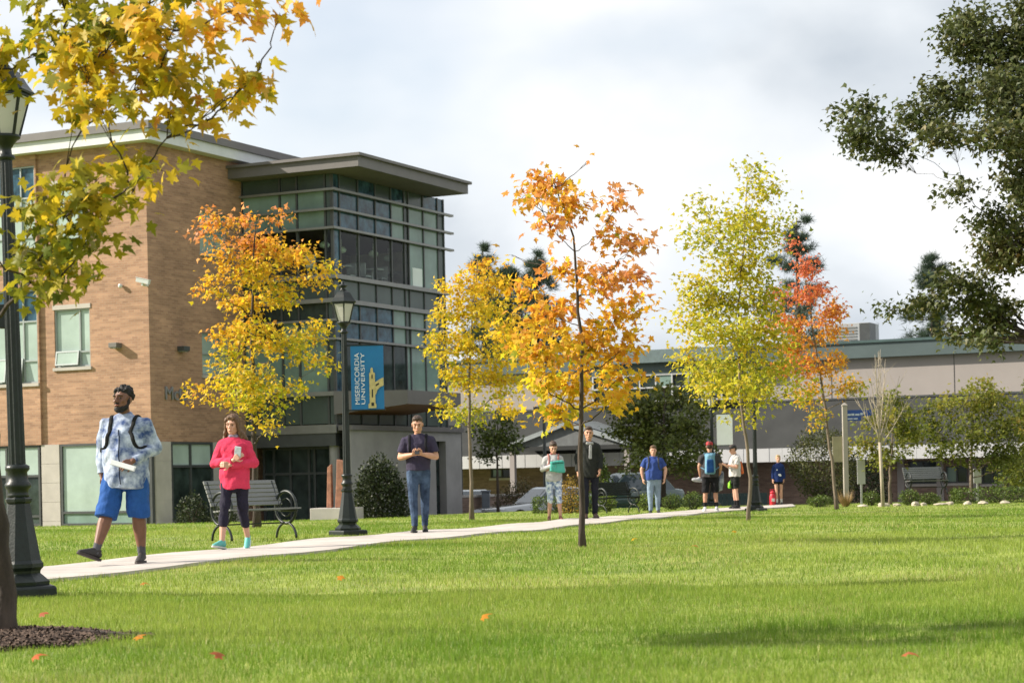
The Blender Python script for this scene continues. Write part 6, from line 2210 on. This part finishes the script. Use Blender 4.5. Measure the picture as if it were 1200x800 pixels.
# 3 the man looking at his phone
B3 = (0.205, 0.125, 0.165, 0.115, 0.160, 0.118)
M_NAVY = fab('navy_tee', (0.040, 0.034, 0.062), 0.12, 10)
M_DENIM = fab('denim', (0.022, 0.038, 0.080), 0.35, 7, col2=(0.055, 0.085, 0.145))
r3, J3, s3 = person('young man in a navy t-shirt and jeans looking down at his phone', on_walk(492, 626), 0, 1.82,
    dict(shL=(.215, .01, 1.45), elL=(.275, -.02, 1.16), wrL=(.075, -.24, 1.20), hdL=(-.8, -.5, .25), pnL=(-.1, .6, .8), curlL=.7, thL=(0, -.2, 1), shR=(-.215, .01, 1.45), elR=(-.275, -.02, 1.16), wrR=(-.075, -.24, 1.20), hdR=(.8, -.5, .25), pnR=(.1, .6, .8), curlR=.7, thR=(0, -.2, 1),
         knL=(.09, .05, .50), anL=(.075, .12, .10), ftL=(.1, -1, -.05), knR=(-.085, -.08, .50), anR=(-.07, -.10, .09), ftR=(-.12, -1, .02), head=(0, -.035, 1.665)),
    SKIN_MD, M_NAVY, M_DENIM, (mk('black_shoe', (0.012, 0.012, 0.013), 0.6), mk('black_sole', (0.03, 0.03, 0.03), 0.7)), (HAIR_DB,), B3, 'short', .955, .10, None, (0, -12, 0), 0.0065, 3, .85, 'short', armr=1.2, legr=1.05)
backpack('black backpack worn by the man looking at his phone', r3, J3, s3, B3, fab('black_pack', (0.016, 0.016, 0.022)), fab('black_pack_trim', (0.012, 0.012, 0.016)))
p = to_world(r3, Vector((0, -.315, 1.245)) * s3)
ph = MB().box(-.038, .038, -.005, .005, -.07, .07).build('phone', mk('black_phone', (0.02, 0.02, 0.02), 0.3), loc=p, bevel=0.003)
ph.rotation_euler = (R(-50), 0, 0)
tag(ph, 'dark phone held in both hands by the man in the navy t-shirt', 'phone')

# 4 the woman with the teal bag
M_PRINT = mk('patterned_capri', (0.10, 0.19, 0.45), 0.8, 0.2, 16, 0.3, 30, col2=(0.66, 0.70, 0.78), spec=0.2, detail=2.0)
B4 = (0.165, 0.11, 0.15, 0.11, 0.165, 0.12)
r4, J4, s4 = person('woman in a pale top and patterned blue capris looking into a teal bag', on_walk(650, 610), 4, 1.64,
    dict(elL=(.215, -.03, 1.14), wrL=(.09, -.22, 1.20), elR=(-.26, -.02, 1.16), wrR=(-.05, -.23, 1.24), hdR=(.9, -.3, 0), pnR=(.2, -1, 0), hdL=(-.6, -.6, .1), pnL=(0, -1, 0),
         knL=(.10, -.06, .51), anL=(.125, -.08, .09), knR=(-.09, .02, .5), anR=(-.115, .06, .09), head=(0, -.035, 1.655)),
    SKIN_LT, fab('pale_grey_top', (0.46, 0.45, 0.46), 0.15, 8), M_PRINT, (mk('brown_boot', (0.13, 0.045, 0.025), 0.6), mk('brown_sole', (0.06, 0.03, 0.02), 0.7)), (HAIR_DB,), B4, 'long', .90, .45 - .06, None, (4, -24, 0), 0.010, 4, 1.0, 'bun', armr=.95, collar=fab('rose_scarf', (0.42, 0.15, 0.13)))
backpack('dark blue backpack worn by the woman with the teal bag', r4, J4, s4, B4, fab('blue_pack', (0.03, 0.05, 0.10)), fab('rose_strap', (0.40, 0.17, 0.15)))
bg = empty('tote_bag', to_world(r4, Vector((.05, -.25, 1.14)) * s4), R(4), 'teal soft bag held open at the chest of the woman in patterned capris', 'bag')
bg.scale = (.85, .85, .85)
M_TEALB = fab('teal_bag', (0.085, 0.40, 0.35), 0.12, 6)
f = Form(1.0)
f.hull(((-.13, -.06, .0), (.05, .05, .04)), ((.15, -.06, -.03), (.05, .05, .04)), ((-.11, -.07, .19), (.05, .04, .03)), ((.12, -.07, .21), (.05, .04, .03)))
f.build('bag_body', M_TEALB, bg, 0.01, 2, 0.006, 3)
f = Form(1.0)
f.hull(((-.10, -.09, .155), (.03, .04, .012)), ((.13, -.09, .175), (.03, .04, .012)))
f.build('bag_opening', fab('dark_teal_lining', (0.01, 0.07, 0.06)), bg, 0.008, 1)

# 5 the man in the dark jacket behind the trunk
B5 = (0.165, 0.115, 0.15, 0.12, 0.155, 0.12)
M_CHAR = fab('charcoal_jacket', (0.022, 0.024, 0.022), 0.25, 8)
r5, J5, s5 = person('man in a dark jacket and grey tie half hidden by the orange maple trunk', on_walk(692, 609), 6, 1.88,
    dict(elL=(.225, -.02, 1.17), wrL=(.19, -.12, .95), elR=(-.235, .03, 1.17), wrR=(-.24, -.06, .91), knL=(.10, .0, .5), anL=(.10, .06, .09), knR=(-.10, -.08, .5), anR=(-.10, -.08, .09)),
    SKIN_MD, M_CHAR, fab('dark_trousers', (0.016, 0.017, 0.026)), (mk('brown_shoe', (0.09, 0.05, 0.035), 0.5), mk('brown_sole2', (0.05, 0.03, 0.025), 0.7)), (HAIR_DB,), B5, 'long', .80, .09, None, (-6, 0, 0), 0.010, 5, 1.0, 'short')
f = Form(s5)
f.hull(((0.01, -B5[1] - .028, 1.42), (.03, .012, .03)), ((.0, -B5[1] - .036, 1.18), (.035, .012, .02)))
f.hull(((-.05, -B5[1] + .005, 1.47), (.03, .02, .03)), ((.05, -B5[1] + .005, 1.47), (.03, .02, .03)))
f.build('tie', fab('grey_tie', (0.36, 0.36, 0.37)), r5, 0.008, 2)

# 6 the man in the blue t-shirt
B6 = (0.20, 0.135, 0.195, 0.15, 0.185, 0.14)
r6, J6, s6 = person('man in a royal blue t-shirt and faded jeans walking with arms at his sides', on_walk(767, 602), -3, 1.80,
    dict(shL=(.215, .01, 1.45), shR=(-.215, .01, 1.45), elL=(.315, .02, 1.18), wrL=(.285, -.08, .93), elR=(-.315, .03, 1.18), wrR=(-.285, -.02, .93), knL=(.095, .04, .5), anL=(.10, .12, .10), knR=(-.10, -.1, .5), anR=(-.10, -.1, .09)),
    SKIN_LT, fab('royal_blue_tee', (0.035, 0.068, 0.25), 0.15), fab('faded_jeans', (0.22, 0.29, 0.38), 0.2, 6), (mk('dark_shoe2', (0.02, 0.02, 0.022), 0.6), mk('dark_sole2', (0.05, 0.05, 0.05), 0.7)), (HAIR_BR,), B6, 'short', .90, .09, None, (0, 0, 0), 0.010, 6, 1.1, 'short', armr=1.15, legr=1.1)
backpack('grey backpack worn by the man in the royal blue t-shirt', r6, J6, s6, B6, fab('grey_pack', (0.06, 0.065, 0.07)), fab('grey_pack_trim', (0.05, 0.055, 0.065)))

# 7 the man in the red cap, seen from behind
B7 = (0.20, 0.14, 0.195, 0.15, 0.19, 0.15)
r7, J7, s7 = person('man in a red cap and black shorts standing with his back turned', on_walk(833, 600), 176, 1.86,
    dict(shL=(.215, .01, 1.45), shR=(-.215, .01, 1.45), elL=(.275, .03, 1.17), wrL=(.255, -.06, .92), elR=(-.275, .03, 1.17), wrR=(-.25, -.09, .93), hipL=(.105, 0, .92), hipR=(-.105, 0, .92), knL=(.13, 0, .5), knR=(-.13, 0, .5), anL=(.15, .02, .09), anR=(-.15, .02, .09)),
    SKIN_MD, fab('dark_grey_tee', (0.045, 0.042, 0.045)), fab('black_shorts', (0.012, 0.012, 0.014)), (mk('white_shoe', (0.62, 0.62, 0.62), 0.6), mk('white_sole', (0.7, 0.7, 0.7), 0.7)), (HAIR_DB,), B7, 'short', .88, .48, fab('black_sock', (0.014, 0.014, 0.015)), (0, 0, 0), 0.010, 7, 1.3, 'short', cap=mk('red_cap', (0.42, 0.012, 0.022), 0.7), armr=1.15, legr=1.12)
backpack('blue backpack with a dark panel worn by the man in the red cap', r7, J7, s7, (B7[0], B7[1] + .01), fab('steel_blue_pack', (0.13, 0.27, 0.37), 0.15, 6), fab('deep_blue_panel', (0.012, 0.06, 0.20)), 0.14, fab('pack_strap', (0.10, 0.2, 0.27)), .95, 1.50)
p = to_world(r7, (J7['wrL'] + Vector((.05, -.03, -.10))) * s7)
f = Form(1.0)
f.hull(((-.10, 0, 0), (.08, .07, .05)), ((.10, 0, -.02), (.09, .07, .06)))
f.hull(((.05, 0, .05), (.06, .06, .03)), ((.0, 0, .02), (.08, .06, .04)))
cap_ = f.build('rolled_jersey', fab('light_grey_jersey', (0.40, 0.41, 0.43)), None, 0.012, 2, 0.008, 4)
cap_.location = p
tag(cap_, 'light grey rolled garment carried at the side of the man in the red cap', 'garment')
p = to_world(r7, (J7['wrR'] + Vector((-.06, -.02, -.16))) * s7)
f = Form(1.0)
f.hull(((0, 0, .22), (.05, .06, .05)), ((-.05, 0, -.05), (.09, .08, .08)))
f.hull(((-.05, 0, -.05), (.09, .08, .08)), ((-.09, 0, -.22), (.10, .07, .06)))
jk = f.build('sports_bag', mk('grey_blue_bag', (0.07, 0.09, 0.16), 0.8, 0.3, 7, 0.3, 20, col2=(0.34, 0.35, 0.37)), None, 0.012, 2, 0.01, 6)
jk.location = p
tag(jk, 'grey and blue soft bag hanging from the hand of the man in the red cap', 'bag')

# 8 the man in the black cap, seen from the side
B8 = (0.185, 0.12, 0.165, 0.125, 0.165, 0.125)
r8, J8, s8 = person('man in a black cap and pale grey t-shirt standing side-on with his phone', on_walk(862, 597), -72, 1.88,
    dict(elL=(.225, -.04, 1.16), wrL=(.11, -.27, 1.22), elR=(-.225, -.04, 1.16), wrR=(-.10, -.28, 1.24), hdL=(-.4, -.9, .2), hdR=(.4, -.9, .2), pnL=(-.2, 0, 1), pnR=(.2, 0, 1), knL=(.10, -.02, .5), anL=(.11, .03, .09), knR=(-.10, .02, .5), anR=(-.11, .06, .09), head=(0, -.045, 1.665)),
    SKIN_LT, fab('pale_grey_tee', (0.46, 0.45, 0.44), 0.1), fab('black_shorts2', (0.012, 0.014, 0.013)), (mk('black_shoe2', (0.014, 0.014, 0.014), 0.6), mk('black_sole2', (0.03, 0.03, 0.03), 0.7)), (HAIR_DB,), B8, 'short', .90, .56, fab('black_sock2', (0.015, 0.015, 0.015)), (0, -16, 0), 0.010, 8, 1.2, 'short', cap=mk('black_cap', (0.016, 0.016, 0.017), 0.7))
f = Form(s8)
f.hull(((-.205, -.02, .72), (.012, .07, .09)), ((-.195, -.07, .62), (.012, .07, .05)))
f.hull(((-.10, -.145, .68), (.06, .012, .07)), ((-.16, -.11, .60), (.04, .02, .04)))
f.build('shorts_patch', mk('neon_green', (0.26, 0.70, 0.03), 0.7), r8, 0.008, 1)
p = to_world(r8, Vector((0, -.40, 1.27)) * s8)
ph = MB().box(-.036, .036, -.006, .006, -.07, .07).build('phone', mk('dark_phone2', (0.05, 0.03, 0.03), 0.3), loc=p, bevel=0.003)
ph.rotation_euler = (R(-50), 0, R(-72))
tag(ph, 'dark phone held out by the man in the black cap', 'phone')
ob_ = empty('drawstring_bag', r8.location, R(-72), 'orange drawstring bag on the back of the man in the black cap', 'bag')
f = Form(s8)
f.hull(((0, .19, 1.08), (.10, .03, .03)), ((0, .22, 1.02), (.11, .04, .06)), ((0, .19, 1.30), (.07, .025, .03)))
f.build('bag_body', mk('orange_bag', (0.72, 0.16, 0.04), 0.7), ob_, 0.01, 2, 0.006, 2)
for sx in (-1, 1):
    MB().tube([Vector(q_) * s8 for q_ in ((sx * .06, .20, 1.30), (sx * .10, .10, 1.50), (sx * .11, 0.0, 1.535), (sx * .115, -.10, 1.44), (sx * .14, -.14, 1.3), (sx * .19, 0, 1.15), (sx * .11, .19, 1.05))], 0.006, 6).build('cord', M_DKFRAME, ob_)

# 9 the girl in the navy jersey
B9 = (0.14, 0.105, 0.125, 0.10, 0.145, 0.115)
r9, J9, s9 = person('blond girl in a navy long-sleeved jersey and black shorts near the round bush', on_walk(913, 592), -2, 1.66,
    dict(shL=(.165, .01, 1.44), shR=(-.165, .01, 1.44), elL=(.195, .03, 1.17), wrL=(.185, -.03, .93), elR=(-.195, .03, 1.17), wrR=(-.21, -.05, .93), knL=(.085, 0, .5), anL=(.09, .05, .09), knR=(-.085, -.06, .5), anR=(-.08, -.06, .09)),
    SKIN_LT, fab('navy_jersey', (0.012, 0.028, 0.115), 0.15), fab('black_short2', (0.012, 0.012, 0.014)), (mk('dark_trainer', (0.03, 0.025, 0.035), 0.6), mk('pale_sole2', (0.4, 0.4, 0.4), 0.7)), (HAIR_BL,), B9, 'long', .84, .76, fab('white_sock', (0.62, 0.62, 0.62)), (0, 0, 0), 0.010, 9, 1.1, 'bun', legr=.95)
f = Form(s9)
f.hull(((.03, -B9[1] - .036, 1.10), (.06, .006, .035)), ((.05, -B9[1] - .036, 1.06), (.05, .006, .02)))
f.hull(((-.06, -B9[1] - .028, 1.27), (.035, .006, .022)))
f.build('jersey_print', M_WHITET, r9, 0.006, 1)
p = to_world(r9, (J9['wrR'] + Vector((-.02, -.02, -.20))) * s9)
rb = empty('red_bottle', p + Vector((0, 0, -.62)), 0, 'bright red sports cooler jug standing by the girl in the navy jersey', 'jug')
M_REDJ = mk('red_plastic', (0.55, 0.010, 0.030), 0.4, 0.08, 4, coat=.4)
zg = float(ground_z(p.x, p.y))
rb.location = (p.x, p.y, zg)
MB().lathe([(0.02, 0.0), (0.10, 0.0), (0.105, 0.03), (0.105, 0.30), (0.085, 0.37), (0.075, 0.40)], 18).build('jug_body', M_REDJ, rb, smooth=True)
MB().lathe([(0.078, 0.401), (0.078, 0.45), (0.04, 0.47), (0.03, 0.50)], 16).build('lid', M_REDJ, rb, smooth=True)
MB().tube([(-.08, 0, .42), (-.07, 0, .53), (.07, 0, .53), (.08, 0, .42)], 0.012, 8).build('handle', M_REDJ, rb)
MB().box(-.05, .05, -.112, -.104, .14, .24).build('jug_label', M_WHITET, rb)
